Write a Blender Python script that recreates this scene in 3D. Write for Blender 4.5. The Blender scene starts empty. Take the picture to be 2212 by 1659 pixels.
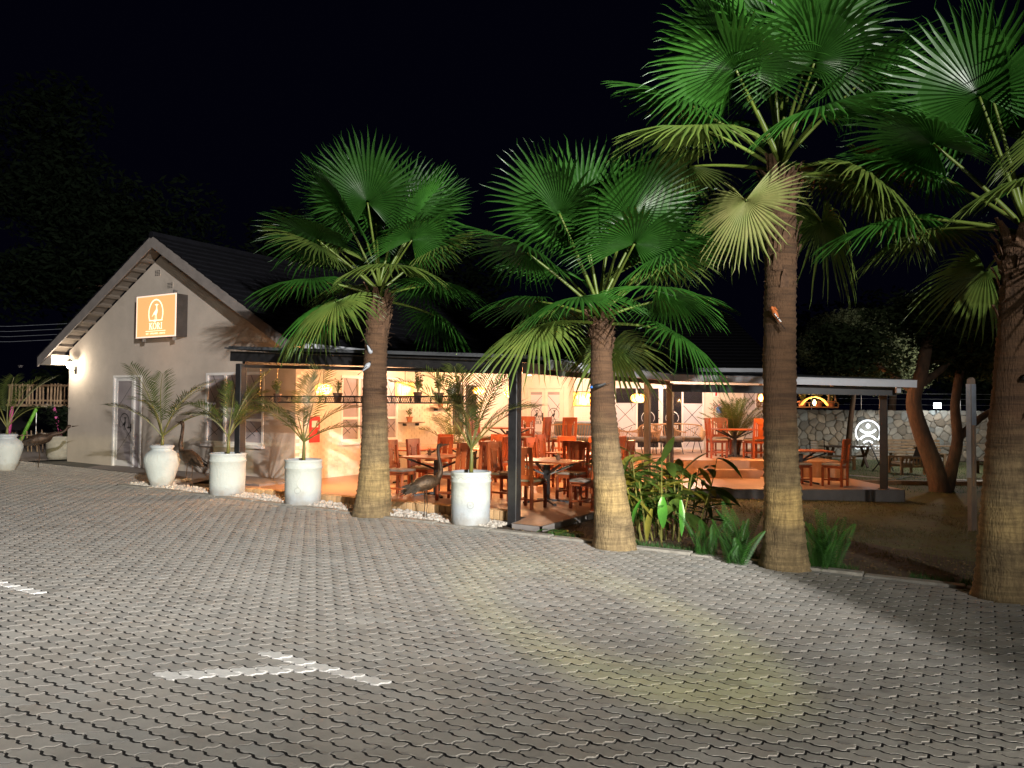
import bpy, math, random
from mathutils import Vector, Matrix
R = math.radians
rnd = random.Random(11)
S = bpy.context.scene
COL = S.collection

# ------------------------------------------------------------------ camera, sky, light
# world axes follow the house: x along its front, y into the plot
camd = bpy.data.cameras.new('camera'); cam = bpy.data.objects.new('camera', camd); COL.objects.link(cam)
camd.sensor_width = 36; camd.lens = 36 * 1700 / 2212; camd.clip_start = .05; camd.clip_end = 600
CAM = Vector((6.14, -10.41, 1.8))
cam.matrix_world = Matrix.Translation(CAM) @ (Matrix.Rotation(R(31), 4, 'Z') @ Matrix.Rotation(R(91.685), 4, 'X') @ Matrix.Rotation(R(.45), 4, 'Z'))
S.camera = cam
CAMI = cam.matrix_world.inverted()
RIGHT = Vector((.857, .515, 0)); FWD = Vector((-.515, .857, 0))
def cw(X, Y, z=0):                     # metres right of / ahead of the camera -> scene
    return Vector((6.14, -10.41, z)) + RIGHT * X + FWD * Y

w = bpy.data.worlds.new('World'); S.world = w; w.use_nodes = True
bg = w.node_tree.nodes['Background']; bg.inputs[0].default_value = (.0007, .0007, .0028, 1); bg.inputs[1].default_value = 1.0
S.view_settings.view_transform = 'Standard'; S.view_settings.look = 'None'; S.view_settings.gamma = 1
S.view_settings.exposure = 0; S.view_settings.use_curve_mapping = False
S.cycles.use_denoising = True
S.cycles.max_bounces = 6; S.cycles.diffuse_bounces = 3; S.cycles.glossy_bounces = 3; S.cycles.transparent_max_bounces = 12
S.cycles.sample_clamp_indirect = 6; S.cycles.caustics_reflective = False; S.cycles.caustics_refractive = False

def flood(name, loc, aim, power, color, size, blend=.4, rad=.12, edge=None, floor=0., lift=None, band=None, near=None, rim=None):
    ld = bpy.data.lights.new(name, 'SPOT'); ld.energy = power; ld.color = color; ld.spot_size = R(size); ld.spot_blend = blend; ld.shadow_soft_size = rad
    o = bpy.data.objects.new(name, ld); COL.objects.link(o); o.location = loc
    q = (Vector(aim) - Vector(loc)).to_track_quat('-Z', 'Y'); o.rotation_euler = q.to_euler()
    if edge is None and band is None and rim is None: return o
    ld.use_nodes = True; nt = ld.node_tree; em = nt.nodes['Emission']; tc = nt.nodes.new('ShaderNodeTexCoord'); val = None
    def dotmap(v, lo, hi, a=0., b=1.):
        d = nt.nodes.new('ShaderNodeVectorMath'); d.operation = 'DOT_PRODUCT'; nt.links.new(tc.outputs['Normal'], d.inputs[0]); d.inputs[1].default_value = q.inverted() @ Vector(v)
        mr = nt.nodes.new('ShaderNodeMapRange'); mr.interpolation_type = 'SMOOTHSTEP'; mr.inputs[1].default_value = lo; mr.inputs[2].default_value = hi; mr.inputs[3].default_value = a; mr.inputs[4].default_value = b
        nt.links.new(d.outputs['Value'], mr.inputs[0]); return mr.outputs[0]
    def op(k, a, b):
        m = nt.nodes.new('ShaderNodeMath'); m.operation = k; nt.links.new(a, m.inputs[0]); nt.links.new(b, m.inputs[1]); return m.outputs[0]
    if edge is not None:                # added direction mask: dims the beam right of a vertical plane
        d = (Vector(edge) - Vector(loc)); d.z = 0; d.normalize(); nrm = Vector((d.y, -d.x, 0))
        val = dotmap(nrm, -.012, .014, 1., floor)
        if lift: val = op('MAXIMUM', val, dotmap((0, 0, 1), lift[0], lift[1], 0., lift[2]))
    if band is not None:                # flat headlamp beam
        bb = op('MULTIPLY', dotmap((0, 0, 1), band[0], band[0] + .012), dotmap((0, 0, 1), band[1] - .012, band[1], 1., 0.))
        val = bb if val is None else op('MULTIPLY', val, bb)
    if rim:                             # ring mask that shapes a spot into a yellow headlamp arc
        ax_ = q @ Vector((0, 0, -1)); mid = (rim[0] + rim[1]) / 2
        val = op('MULTIPLY', val, op('MULTIPLY', dotmap(ax_, rim[0] - .0006, mid), dotmap(ax_, mid, rim[1] + .0002, 1., 0.)))
    if near: val = op('MULTIPLY', val, dotmap((0, 0, 1), near[0], near[1], near[2], 1.))
    nt.links.new(val, em.inputs[1]); return o
# car-park floodlight on its mast behind the camera, with a mask added to dim its right side
flood('car_park_floodlight', cw(6.6, -9, 7.4), cw(-5.0, 16.5, 2.5), 36000, (1, .975, .935), 72, .9, .12, cw(2.95, 8.8), .2, (-.29, -.21, .5), None, (-.462, -.350, .11))
flood('yellow_arc_spot', cw(6.6, -9, 7.35), cw(.75, 6.9, 0), 5600, (.95, 1, .16), 10, .3, .1, cw(2.9, 8.8), .5, None, None, None, (.9984, .9996))  # added spot that draws the headlamps' yellow arc on the paving
# car headlights behind the camera
for hx in (4.0, 5.3):
    flood('car_headlight', cw(hx, -4.2, .85), cw(hx - 3.3, 9.3, 1.7), 2600, (1, .96, .84), 84, .8, .05, cw(hx - 1.3, 9.3), .1)
    flood('car_headlight_beam', cw(hx, -4.2, .85), cw(hx - 2.9, 9.3, .84), 5600, (1, .88, .42), 84, .6, .05, cw(hx - 1.3, 9.3), .1, None, (-.035, .008))

# ------------------------------------------------------------------ helpers
class MB:
    def __init__(s): s.v = []; s.f = []; s.m = []
    def add(s, vs, fs, m=0):
        b = len(s.v); s.v += [tuple(p) for p in vs]; s.f += [tuple(i + b for i in f) for f in fs]; s.m += [m] * len(fs); return s
    def box(s, c, d, rot=None, m=0, bev=0):
        x, y, z = d[0] / 2, d[1] / 2, d[2] / 2; c = Vector(c)
        if bev:
            vs = []; b = bev
            for k, (zz, i) in enumerate(((-z, b), (-z + b, 0), (z - b, 0), (z, b))):
                X, Y = x - i, y - i; bb = b if i == 0 else b * .6
                vs += [(-X + bb, -Y, zz), (X - bb, -Y, zz), (X, -Y + bb, zz), (X, Y - bb, zz), (X - bb, Y, zz), (-X + bb, Y, zz), (-X, Y - bb, zz), (-X, -Y + bb, zz)]
            fs = [tuple(range(7, -1, -1)), tuple(range(24, 32))]
            for k in range(3):
                for j in range(8): fs.append((k * 8 + j, k * 8 + (j + 1) % 8, k * 8 + 8 + (j + 1) % 8, k * 8 + 8 + j))
        else:
            vs = [(-x, -y, -z), (x, -y, -z), (x, y, -z), (-x, y, -z), (-x, -y, z), (x, -y, z), (x, y, z), (-x, y, z)]
            fs = [(3, 2, 1, 0), (4, 5, 6, 7), (0, 1, 5, 4), (1, 2, 6, 5), (2, 3, 7, 6), (3, 0, 4, 7)]
        vs = [Vector(p) for p in vs]
        if rot is not None:
            rm = rot if isinstance(rot, Matrix) else Matrix.Rotation(rot, 3, 'Z')
            vs = [rm @ p for p in vs]
        return s.add([p + c for p in vs], fs, m)
    def b6(s, x0, x1, y0, y1, z0, z1, m=0, bev=0):
        return s.box(((x0 + x1) / 2, (y0 + y1) / 2, (z0 + z1) / 2), (x1 - x0, y1 - y0, z1 - z0), None, m, bev)
    def bar(s, a, b, wd, ht, m=0, up=(0, 0, 1)):
        a, b = Vector(a), Vector(b); d = b - a; L = d.length; d.normalize()
        u = Vector(up)
        if abs(d.dot(u)) > .98: u = Vector((0, 1, 0))
        side = d.cross(u).normalized(); u = side.cross(d)
        rm = Matrix((d, side, u)).transposed()
        return s.box((a + b) / 2, (L, wd, ht), rm, m)
    def tube(s, pts, rad, n=8, m=0, caps=True, squash=None):
        pts = [Vector(p) for p in pts]
        if not isinstance(rad, (list, tuple)): rad = [rad] * len(pts)
        vs = []; fs = []; ref = None
        for i, p in enumerate(pts):
            t = (pts[min(i + 1, len(pts) - 1)] - pts[max(i - 1, 0)]).normalized()
            if ref is None: ref = Vector((0, 0, 1)) if abs(t.z) < .9 else Vector((1, 0, 0))
            a = t.cross(ref).normalized(); ref = a.cross(t).normalized()
            for k in range(n):
                th = 2 * math.pi * k / n
                vs.append(p + (a * math.cos(th) * (squash or 1) + ref * math.sin(th)) * rad[i])
        for i in range(len(pts) - 1):
            for k in range(n):
                fs.append((i * n + k, i * n + (k + 1) % n, (i + 1) * n + (k + 1) % n, (i + 1) * n + k))
        if caps: fs += [tuple(range(n - 1, -1, -1)), tuple(range((len(pts) - 1) * n, len(pts) * n))]
        return s.add(vs, fs, m)
    def lathe(s, prof, n=24, c=(0, 0, 0), m=0, capb=True, capt=False, wob=None):
        vs = []; fs = []
        for i, (r, z) in enumerate(prof):
            for k in range(n):
                th = 2 * math.pi * k / n; rr = r * (wob(th, z) if wob else 1)
                vs.append((c[0] + rr * math.cos(th), c[1] + rr * math.sin(th), c[2] + z))
        for i in range(len(prof) - 1):
            for k in range(n): fs.append((i * n + k, i * n + (k + 1) % n, (i + 1) * n + (k + 1) % n, (i + 1) * n + k))
        if capb: fs.append(tuple(range(n - 1, -1, -1)))
        if capt: fs.append(tuple(range((len(prof) - 1) * n, len(prof) * n)))
        return s.add(vs, fs, m)
    def prism(s, poly, z0, z1, M=None, m=0):          # poly in xy, extruded along z, then M
        n = len(poly); vs = [Vector((x, y, z0)) for x, y in poly] + [Vector((x, y, z1)) for x, y in poly]
        a = sum(poly[i][0] * poly[(i + 1) % n][1] - poly[(i + 1) % n][0] * poly[i][1] for i in range(n))
        up = tuple(range(n, 2 * n)); dn = tuple(range(n - 1, -1, -1))
        fs = [up, dn] + [(i, (i + 1) % n, n + (i + 1) % n, n + i) for i in range(n)]
        if a < 0: fs = [f[::-1] for f in fs]
        if M is not None: vs = [M @ p for p in vs]
        return s.add(vs, fs, m)
    def ico(s, c, r, m=0, seed=None, sq=(1, 1, 1), rot=0):
        t = 1.618; vs = [(-1, t, 0), (1, t, 0), (-1, -t, 0), (1, -t, 0), (0, -1, t), (0, 1, t), (0, -1, -t), (0, 1, -t), (t, 0, -1), (t, 0, 1), (-t, 0, -1), (-t, 0, 1)]
        fs = [(0, 11, 5), (0, 5, 1), (0, 1, 7), (0, 7, 10), (0, 10, 11), (1, 5, 9), (5, 11, 4), (11, 10, 2), (10, 7, 6), (7, 1, 8), (3, 9, 4), (3, 4, 2), (3, 2, 6), (3, 6, 8), (3, 8, 9), (4, 9, 5), (2, 4, 11), (6, 2, 10), (8, 6, 7), (9, 8, 1)]
        k = r / 1.9; out = []; cr, sr = math.cos(rot), math.sin(rot)
        for p in vs:
            q = (1 + (seed.uniform(-.22, .22) if seed else 0)) * k
            x, y, z = p[0] * q * sq[0], p[1] * q * sq[1], p[2] * q * sq[2]
            out.append((c[0] + x * cr - y * sr, c[1] + x * sr + y * cr, c[2] + z))
        return s.add(out, fs, m)
    def mesh(s, name, mats, smooth=False):
        me = bpy.data.meshes.new(name); me.from_pydata([tuple(p) for p in s.v], [], s.f); me.update()
        for mt in (mats if isinstance(mats, (list, tuple)) else [mats]): me.materials.append(M[mt] if isinstance(mt, str) else mt)
        if len(me.materials) > 1: me.polygons.foreach_set('material_index', s.m)
        if smooth: me.polygons.foreach_set('use_smooth', [True] * len(me.polygons))
        return me
    def build(s, name, mats, parent=None, smooth=False, loc=None, rz=None):
        return link(name, s.mesh(name, mats, smooth), parent, loc, rz)

CH = {}
def link(name, data, parent=None, loc=None, rz=None):
    o = bpy.data.objects.new(name, data); COL.objects.link(o)
    if parent is not None: o.parent = parent; CH.setdefault(parent.name, []).append(o)
    if loc is not None: o.location = loc
    if rz is not None: o.rotation_euler = (0, 0, rz)
    return o
def tag(o, label=None, cat=None, group=None, kind=None):
    if label: o['label'] = label
    if cat: o['category'] = cat
    if group: o['group'] = group
    if kind: o['kind'] = kind
    return o
def thing(name, label, cat, loc=(0, 0, 0), rz=0, group=None):
    o = bpy.data.objects.new(name, None); COL.objects.link(o); o.empty_display_size = .1
    o.location = loc; o.rotation_euler = (0, 0, rz)
    return tag(o, label, cat, group)
def copy_tree(o, loc=None, rz=None, label=None, parent=None):
    c = o.copy(); COL.objects.link(c)
    if parent is not None: c.parent = parent; CH.setdefault(parent.name, []).append(c)
    if loc is not None: c.location = loc
    if rz is not None: c.rotation_euler = (0, 0, rz)
    if label: c['label'] = label
    for k in list(CH.get(o.name, [])): copy_tree(k, parent=c)
    return c
def gz(x, y): return -.018 * (.857 * x + .515 * y + .1)
def onscreen(p, mx=.1):
    q = CAMI @ Vector(p); d = -q.z
    if d < .5: return None
    X, Y = q.x / d * 1700 / 1106, q.y / d * 1700 / 829.5
    return (X, Y, d)
def catmull(pts, n=4):
    P = [Vector(p) for p in pts]; out = []
    for i in range(len(P) - 1):
        a, b, c, d = P[max(i - 1, 0)], P[i], P[i + 1], P[min(i + 2, len(P) - 1)]
        for k in range(n):
            t = k / n
            out.append(.5 * ((2 * b) + (c - a) * t + (2 * a - 5 * b + 4 * c - d) * t * t + (3 * b - a - 3 * c + d) * t ** 3))
    out.append(P[-1]); return out

# ------------------------------------------------------------------ materials
M = {}
def mat(name, col, rough=.6, var=.12, scale=6, metal=0, bump=0, bscale=40, col2=None, spec=.5, stretch=(1, 1, 1), attr=None, coat=0, detail=5, dirt=None, world=False):
    m = bpy.data.materials.new(name); m.use_nodes = True; nt = m.node_tree; N = nt.nodes; Lk = nt.links; p = N['Principled BSDF']
    p.inputs['Roughness'].default_value = rough; p.inputs['Metallic'].default_value = metal
    p.inputs['Specular IOR Level'].default_value = spec; p.inputs['Coat Weight'].default_value = coat
    tc = N.new('ShaderNodeTexCoord'); mp = N.new('ShaderNodeMapping'); mp.inputs['Scale'].default_value = stretch
    if world: ge = N.new('ShaderNodeNewGeometry'); Lk.new(ge.outputs['Position'], mp.inputs[0])
    else: Lk.new(tc.outputs['Object'], mp.inputs[0])
    no = N.new('ShaderNodeTexNoise'); no.inputs['Scale'].default_value = scale; no.inputs['Detail'].default_value = detail; no.inputs['Roughness'].default_value = .65
    Lk.new(mp.outputs[0], no.inputs['Vector'])
    c = Vector(col); c2 = Vector(col2) if col2 else c * (1 - 2 * var); c1 = c if col2 else c * (1 + var)
    rp = N.new('ShaderNodeValToRGB'); rp.color_ramp.elements[0].position = .3; rp.color_ramp.elements[1].position = .7
    rp.color_ramp.elements[0].color = (*c2, 1); rp.color_ramp.elements[1].color = (*c1, 1)
    Lk.new(no.outputs[0], rp.inputs[0]); out = rp.outputs[0]
    if dirt:
        n2 = N.new('ShaderNodeTexNoise'); n2.inputs['Scale'].default_value = dirt[1]; n2.inputs['Detail'].default_value = 8; n2.inputs['Roughness'].default_value = .7
        Lk.new(mp.outputs[0], n2.inputs['Vector'])
        r2 = N.new('ShaderNodeValToRGB'); r2.color_ramp.elements[0].position = dirt[2]; r2.color_ramp.elements[1].position = dirt[2] + .14
        Lk.new(n2.outputs[0], r2.inputs[0])
        mx = N.new('ShaderNodeMix'); mx.data_type = 'RGBA'; Lk.new(r2.outputs[0], mx.inputs[0]); Lk.new(out, mx.inputs[6]); mx.inputs[7].default_value = (*dirt[0], 1); out = mx.outputs[2]
    if attr:
        at = N.new('ShaderNodeAttribute'); at.attribute_name = 'tone'
        mx = N.new('ShaderNodeMix'); mx.data_type = 'RGBA'; mx.blend_type = 'MULTIPLY'; mx.inputs[0].default_value = 1
        Lk.new(out, mx.inputs[6]); Lk.new(at.outputs['Color'], mx.inputs[7]); out = mx.outputs[2]
    Lk.new(out, p.inputs['Base Color'])
    rr = N.new('ShaderNodeMapRange'); rr.inputs[3].default_value = max(.03, rough - .1); rr.inputs[4].default_value = min(1, rough + .12)
    Lk.new(no.outputs[0], rr.inputs[0]); Lk.new(rr.outputs[0], p.inputs['Roughness'])
    if bump:
        b = N.new('ShaderNodeBump'); b.inputs['Strength'].default_value = bump; b.inputs['Distance'].default_value = .02
        n3 = N.new('ShaderNodeTexNoise'); n3.inputs['Scale'].default_value = bscale; n3.inputs['Detail'].default_value = 6
        Lk.new(mp.outputs[0], n3.inputs['Vector']); Lk.new(n3.outputs[0], b.inputs['Height']); Lk.new(b.outputs[0], p.inputs['Normal'])
    M[name] = m; return m
def vary(name, lo, hi):
    nt = M[name].node_tree; N, Lk = nt.nodes, nt.links; p = N['Principled BSDF']; src = p.inputs['Base Color'].links[0].from_socket
    dst = [l.to_socket for l in src.links]
    oi = N.new('ShaderNodeObjectInfo'); mr = N.new('ShaderNodeMapRange'); mr.inputs[3].default_value = lo; mr.inputs[4].default_value = hi; Lk.new(oi.outputs['Random'], mr.inputs[0])
    mx = N.new('ShaderNodeVectorMath'); mx.operation = 'SCALE'; Lk.new(src, mx.inputs[0]); Lk.new(mr.outputs[0], mx.inputs['Scale'])
    for d_ in dst: Lk.new(mx.outputs[0], d_)
def leafmat(name, col, col2, trans=.35, rough=.42, scale=3, spec=.5):
    m = mat(name, col, rough, 0, scale, col2=col2, spec=spec); nt = m.node_tree; N = nt.nodes; p = N['Principled BSDF']; out = N['Material Output']
    tr = N.new('ShaderNodeBsdfTranslucent'); src = p.inputs['Base Color'].links[0].from_socket
    nt.links.new(src, tr.inputs[0]); ms = N.new('ShaderNodeMixShader'); ms.inputs[0].default_value = trans
    nt.links.new(p.outputs[0], ms.inputs[1]); nt.links.new(tr.outputs[0], ms.inputs[2]); nt.links.new(ms.outputs[0], out.inputs[0]); return m
def emit(name, col, st):
    m = bpy.data.materials.new(name); m.use_nodes = True; p = m.node_tree.nodes['Principled BSDF']
    p.inputs['Base Color'].default_value = (*[min(1, c) for c in col], 1); p.inputs['Emission Color'].default_value = (*col, 1); p.inputs['Emission Strength'].default_value = st
    M[name] = m; return m
def glass(name, col=(.9, .95, .95), rough=.02, mixf=.25, tint=(.06, .06, .06)):
    m = bpy.data.materials.new(name); m.use_nodes = True; nt = m.node_tree; N = nt.nodes; out = N['Material Output']
    p = N['Principled BSDF']; p.inputs['Base Color'].default_value = (*tint, 1); p.inputs['Roughness'].default_value = rough; p.inputs['Specular IOR Level'].default_value = .8
    t = N.new('ShaderNodeBsdfTransparent'); t.inputs[0].default_value = (*col, 1)
    ms = N.new('ShaderNodeMixShader'); ms.inputs[0].default_value = mixf
    nt.links.new(t.outputs[0], ms.inputs[1]); nt.links.new(p.outputs[0], ms.inputs[2]); nt.links.new(ms.outputs[0], out.inputs[0]); M[name] = m

mat('paver', (.445, .42, .38), .78, .10, 2.2, bump=.25, bscale=90, attr=1, dirt=((.235, .22, .195), .55, .58), world=True, detail=9)
mat('paver_end_shade', (.21, .195, .175), .9, .1, 6)  # darker copy of the paver colour, shade painted on its end flanks
mat('paver_paint', (.84, .82, .78), .6, .05, 12, bump=.3, bscale=60, dirt=((.55, .50, .45), 9, .64), world=True)
mat('joint_and_flank_shade', (.022, .02, .018), .95, .2, 30)
mat('kerb', (.34, .315, .27), .85, .12, 8, bump=.3, bscale=70, dirt=((.2, .18, .15), 5, .58))
mat('soil', (.095, .06, .033), .95, .25, 5, bump=.8, bscale=18, col2=(.045, .032, .018))
mat('lawn', (.105, .13, .036), .95, .25, 4.5, bump=.9, bscale=30, col2=(.085, .06, .03), detail=10)
mat('far_ground', (.09, .085, .07), .95, .2, 1.2, bump=.5, bscale=20)
mat('pebble', (.68, .64, .58), .75, .12, 5, bump=.25, bscale=60, col2=(.42, .36, .29))
mat('plaster', (.50, .43, .365), .88, .07, 1.3, bump=.2, bscale=55, dirt=((.40, .34, .285), .9, .58), detail=9)
mat('white_brick', (.74, .66, .56), .72, .05, 2.5, bump=.15, bscale=60, dirt=((.60, .50, .40), 1.6, .64))
mat('ceiling', (.70, .60, .48), .7, .04, 2)
mat('floor_tile', (.43, .255, .155), .35, .14, 1.8, spec=.5, dirt=((.30, .17, .10), 4.5, .6))
mat('face_brick', (.56, .36, .18), .85, .12, 7, bump=.4, bscale=60, dirt=((.30, .20, .12), 9, .6))
mat('mortar', (.30, .25, .19), .95, .1, 20, bump=.3)
mat('slab', (.22, .195, .18), .85, .1, 4, bump=.25, bscale=40)
mat('black_steel', (.022, .021, .022), .42, .2, 10, spec=.5)
mat('brown_steel', (.05, .038, .03), .5, .2, 5)
mat('gutter', (.68, .70, .75), .45, .07, 3, spec=.5, dirt=((.34, .33, .33), 2.3, .62))
mat('roof_tile', (.006, .006, .009), .85, .2, 3, bump=.3, bscale=30, spec=.15)
mat('roof_sheet', (.075, .078, .085), .5, .1, 3)
mat('barge', (.23, .20, .185), .75, .1, 4, bump=.15)
mat('rafter', (.15, .12, .095), .8, .12, 4, stretch=(1, 1, 6))
mat('white_frame', (.74, .71, .68), .45, .04, 3)
mat('frosted', (.60, .57, .60), .35, .04, 2, spec=.6)
mat('dark_pane', (.055, .05, .052), .12, .2, 2, spec=.7)
mat('window_film', (.36, .31, .31), .22, .08, 1.5, spec=.6)
mat('black', (.012, .011, .011), .6, .2, 5)
mat('white', (.80, .79, .77), .5, .03, 5)
mat('wood_red', (.34, .078, .022), .34, .2, 7, bump=.12, bscale=30, col2=(.19, .038, .011), stretch=(1.2, 1.2, .25), spec=.5)
mat('wood_top', (.40, .105, .034), .3, .2, 5, bump=.08, bscale=30, col2=(.24, .055, .018), stretch=(.3, 2.5, 1), spec=.5)
mat('cushion', (.30, .255, .205), .95, .12, 14, bump=.3, bscale=200)
mat('grey_cushion', (.15, .14, .135), .95, .12, 14, bump=.3, bscale=200)
mat('blue_cushion', (.18, .22, .26), .95, .12, 14)
mat('rattan', (.44, .26, .13), .7, .15, 20)
mat('lamp_cane', (.62, .46, .24), .7, .1, 20)
mat('pot_white', (.455, .49, .505), .8, .06, 3, bump=.35, bscale=22, dirt=((.46, .47, .46), 4.2, .63))
def _pot():
    nt = M['pot_white'].node_tree; N, Lk = nt.nodes, nt.links; p = N['Principled BSDF']; src = p.inputs['Base Color'].links[0].from_socket
    tc = N.new('ShaderNodeTexCoord'); sp = N.new('ShaderNodeSeparateXYZ'); Lk.new(tc.outputs['Object'], sp.inputs[0])
    nz = N.new('ShaderNodeTexNoise'); nz.inputs['Scale'].default_value = 7; nz.inputs['Detail'].default_value = 8; ge = N.new('ShaderNodeNewGeometry'); Lk.new(ge.outputs['Position'], nz.inputs['Vector'])
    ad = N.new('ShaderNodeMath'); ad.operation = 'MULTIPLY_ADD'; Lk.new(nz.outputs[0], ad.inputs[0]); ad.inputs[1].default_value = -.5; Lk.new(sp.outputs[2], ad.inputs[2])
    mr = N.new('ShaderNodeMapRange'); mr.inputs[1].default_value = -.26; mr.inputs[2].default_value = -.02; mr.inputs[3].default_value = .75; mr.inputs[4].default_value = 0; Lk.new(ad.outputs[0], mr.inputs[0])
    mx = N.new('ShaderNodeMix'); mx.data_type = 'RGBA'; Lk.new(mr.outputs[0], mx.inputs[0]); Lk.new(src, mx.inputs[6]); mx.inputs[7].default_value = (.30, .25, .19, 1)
    n2 = N.new('ShaderNodeTexNoise'); n2.inputs['Scale'].default_value = 3.1; n2.inputs['Detail'].default_value = 10; n2.inputs['Roughness'].default_value = .72; Lk.new(ge.outputs['Position'], n2.inputs['Vector'])
    r2 = N.new('ShaderNodeMapRange'); r2.inputs[1].default_value = .58; r2.inputs[2].default_value = .68; r2.inputs[4].default_value = .7; Lk.new(n2.outputs[0], r2.inputs[0])
    m3 = N.new('ShaderNodeMix'); m3.data_type = 'RGBA'; Lk.new(r2.outputs[0], m3.inputs[0]); Lk.new(mx.outputs[2], m3.inputs[6]); m3.inputs[7].default_value = (.30, .31, .31, 1); Lk.new(m3.outputs[2], p.inputs['Base Color'])
_pot()
mat('pot_mark', (.40, .41, .41), .85, .1, 9)
mat('terracotta', (.42, .16, .08), .8, .12, 8)
mat('pot_brown', (.13, .065, .035), .8, .15, 8)
mat('bark_fan', (.38, .275, .135), .92, .2, 9, bump=1, bscale=26, col2=(.17, .115, .058), stretch=(2.6, 2.6, .55))
m_ = M['bark_fan'].node_tree
def _bark():
    N, Lk = m_.nodes, m_.links; p = N['Principled BSDF']; src = p.inputs['Base Color'].links[0].from_socket
    tc = N.new('ShaderNodeTexCoord'); sp = N.new('ShaderNodeSeparateXYZ'); Lk.new(tc.outputs['Object'], sp.inputs[0])
    nz = N.new('ShaderNodeTexNoise'); nz.inputs['Scale'].default_value = 3; Lk.new(tc.outputs['Object'], nz.inputs['Vector'])
    ad = N.new('ShaderNodeMath'); ad.operation = 'MULTIPLY_ADD'; Lk.new(nz.outputs[0], ad.inputs[0]); ad.inputs[1].default_value = .9; Lk.new(sp.outputs[2], ad.inputs[2])
    mr = N.new('ShaderNodeMapRange'); mr.inputs[1].default_value = 1.5; mr.inputs[2].default_value = 2.4; Lk.new(ad.outputs[0], mr.inputs[0])
    mx = N.new('ShaderNodeMix'); mx.data_type = 'RGBA'; Lk.new(mr.outputs[0], mx.inputs[0]); Lk.new(src, mx.inputs[6]); mx.inputs[7].default_value = (.12, .062, .03, 1)
    mp = N.new('ShaderNodeMapping'); mp.inputs['Scale'].default_value = (1.2, 1.2, 13); Lk.new(tc.outputs['Object'], mp.inputs[0])
    wn = N.new('ShaderNodeTexNoise'); wn.inputs['Scale'].default_value = 1.6; wn.inputs['Detail'].default_value = 6; wn.inputs['Roughness'].default_value = .7; wn.inputs['Distortion'].default_value = .6; Lk.new(mp.outputs[0], wn.inputs['Vector'])
    wv = N.new('ShaderNodeValToRGB'); wv.color_ramp.elements[0].position = .36; wv.color_ramp.elements[1].position = .6; Lk.new(wn.outputs[0], wv.inputs[0])
    m2 = N.new('ShaderNodeMix'); m2.data_type = 'RGBA'; m2.blend_type = 'MULTIPLY'; m2.inputs[0].default_value = .5; Lk.new(mx.outputs[2], m2.inputs[6]); Lk.new(wv.outputs[0], m2.inputs[7]); Lk.new(m2.outputs[2], p.inputs['Base Color'])
_bark()
mat('bark_top', (.16, .085, .045), .95, .25, 8, bump=1, bscale=24, col2=(.06, .032, .018), stretch=(1.5, 1.5, 1))
mat('bark', (.15, .085, .05), .95, .2, 6, bump=.9, bscale=18, col2=(.06, .038, .024), stretch=(1.5, 1.5, .5))
leafmat('fan_leaf', (.046, .165, .02), (.024, .095, .013), .3, .36, 2.5)
leafmat('fan_leaf_old', (.16, .21, .04), (.07, .14, .025), .3, .42, 2.5)
leafmat('fan_leaf_dry', (.27, .26, .09), (.15, .19, .045), .3, .6, 3)
leafmat('petiole', (.13, .19, .03), (.09, .12, .02), .08, .4, 3)
leafmat('feather_leaf', (.13, .155, .035), (.06, .095, .02), .3, .4, 4)
leafmat('feather_stem', (.20, .19, .05), (.13, .13, .035), .05, .45, 4)
leafmat('broad_leaf', (.11, .17, .03), (.05, .10, .02), .25, .32, 3)
leafmat('broad_leaf_bright', (.10, .33, .04), (.06, .22, .03), .25, .3, 3)
leafmat('broad_leaf_yellow', (.34, .30, .05), (.17, .17, .03), .25, .4, 3)
leafmat('fern_leaf', (.07, .22, .03), (.03, .10, .02), .3, .45, 4)
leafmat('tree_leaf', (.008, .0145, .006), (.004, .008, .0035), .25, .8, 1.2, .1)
leafmat('shrub_leaf', (.17, .19, .10), (.09, .11, .055), .3, .8, 2, .1)
leafmat('garden_leaf', (.035, .05, .02), (.018, .028, .011), .25, .8, 1.2, .1)
leafmat('small_leaf', (.20, .20, .06), (.10, .13, .035), .25, .5, 6)
leafmat('grass_blade', (.15, .14, .05), (.10, .085, .035), .2, .7, 3)
leafmat('grass_green', (.05, .15, .025), (.03, .09, .02), .2, .7, 3)
for n_ in ('fan_leaf', 'fan_leaf_old'): vary(n_, .45, 1.2)
for n_ in ('feather_leaf', 'broad_leaf', 'fern_leaf'): vary(n_, .6, 1.2)
for n_ in ('wood_red', 'wood_top', 'face_brick'): vary(n_, .72, 1.2)
mat('dry_leaf', (.30, .22, .11), .9, .2, 9, col2=(.14, .09, .045))
mat('bronze', (.075, .045, .028), .5, .35, 14, metal=.5, bump=.5, bscale=35)
mat('feather_metal', (.05, .035, .026), .6, .3, 20, metal=.35, bump=1, bscale=60)
mat('grey_paint', (.40, .42, .46), .5, .12, 8)
mat('orange_paint', (.62, .17, .045), .5, .1, 8)
mat('yellow_paint', (.75, .48, .06), .5, .1, 8)
mat('red_paint', (.55, .03, .025), .4, .08, 5)
mat('blue_paint', (.02, .16, .55), .3, .06, 5)
mat('pink_paint', (.70, .10, .33), .5, .1, 5)
mat('green_paint', (.20, .52, .05), .5, .1, 5)
mat('stone', (.38, .335, .275), .9, .16, 3, bump=.6, bscale=14, attr=1)
mat('stone_mortar', (.27, .25, .215), .95, .15, 10, bump=.5)
mat('old_wood', (.33, .225, .13), .75, .2, 6, bump=.3, bscale=30, stretch=(1, 1, 1), col2=(.17, .11, .065))
mat('dark_wood', (.10, .062, .04), .75, .2, 6, bump=.3, bscale=30)
mat('pole_wood', (.30, .22, .16), .7, .2, 6, stretch=(1, 1, .3), bump=.3, bscale=30, col2=(.18, .13, .10))
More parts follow.
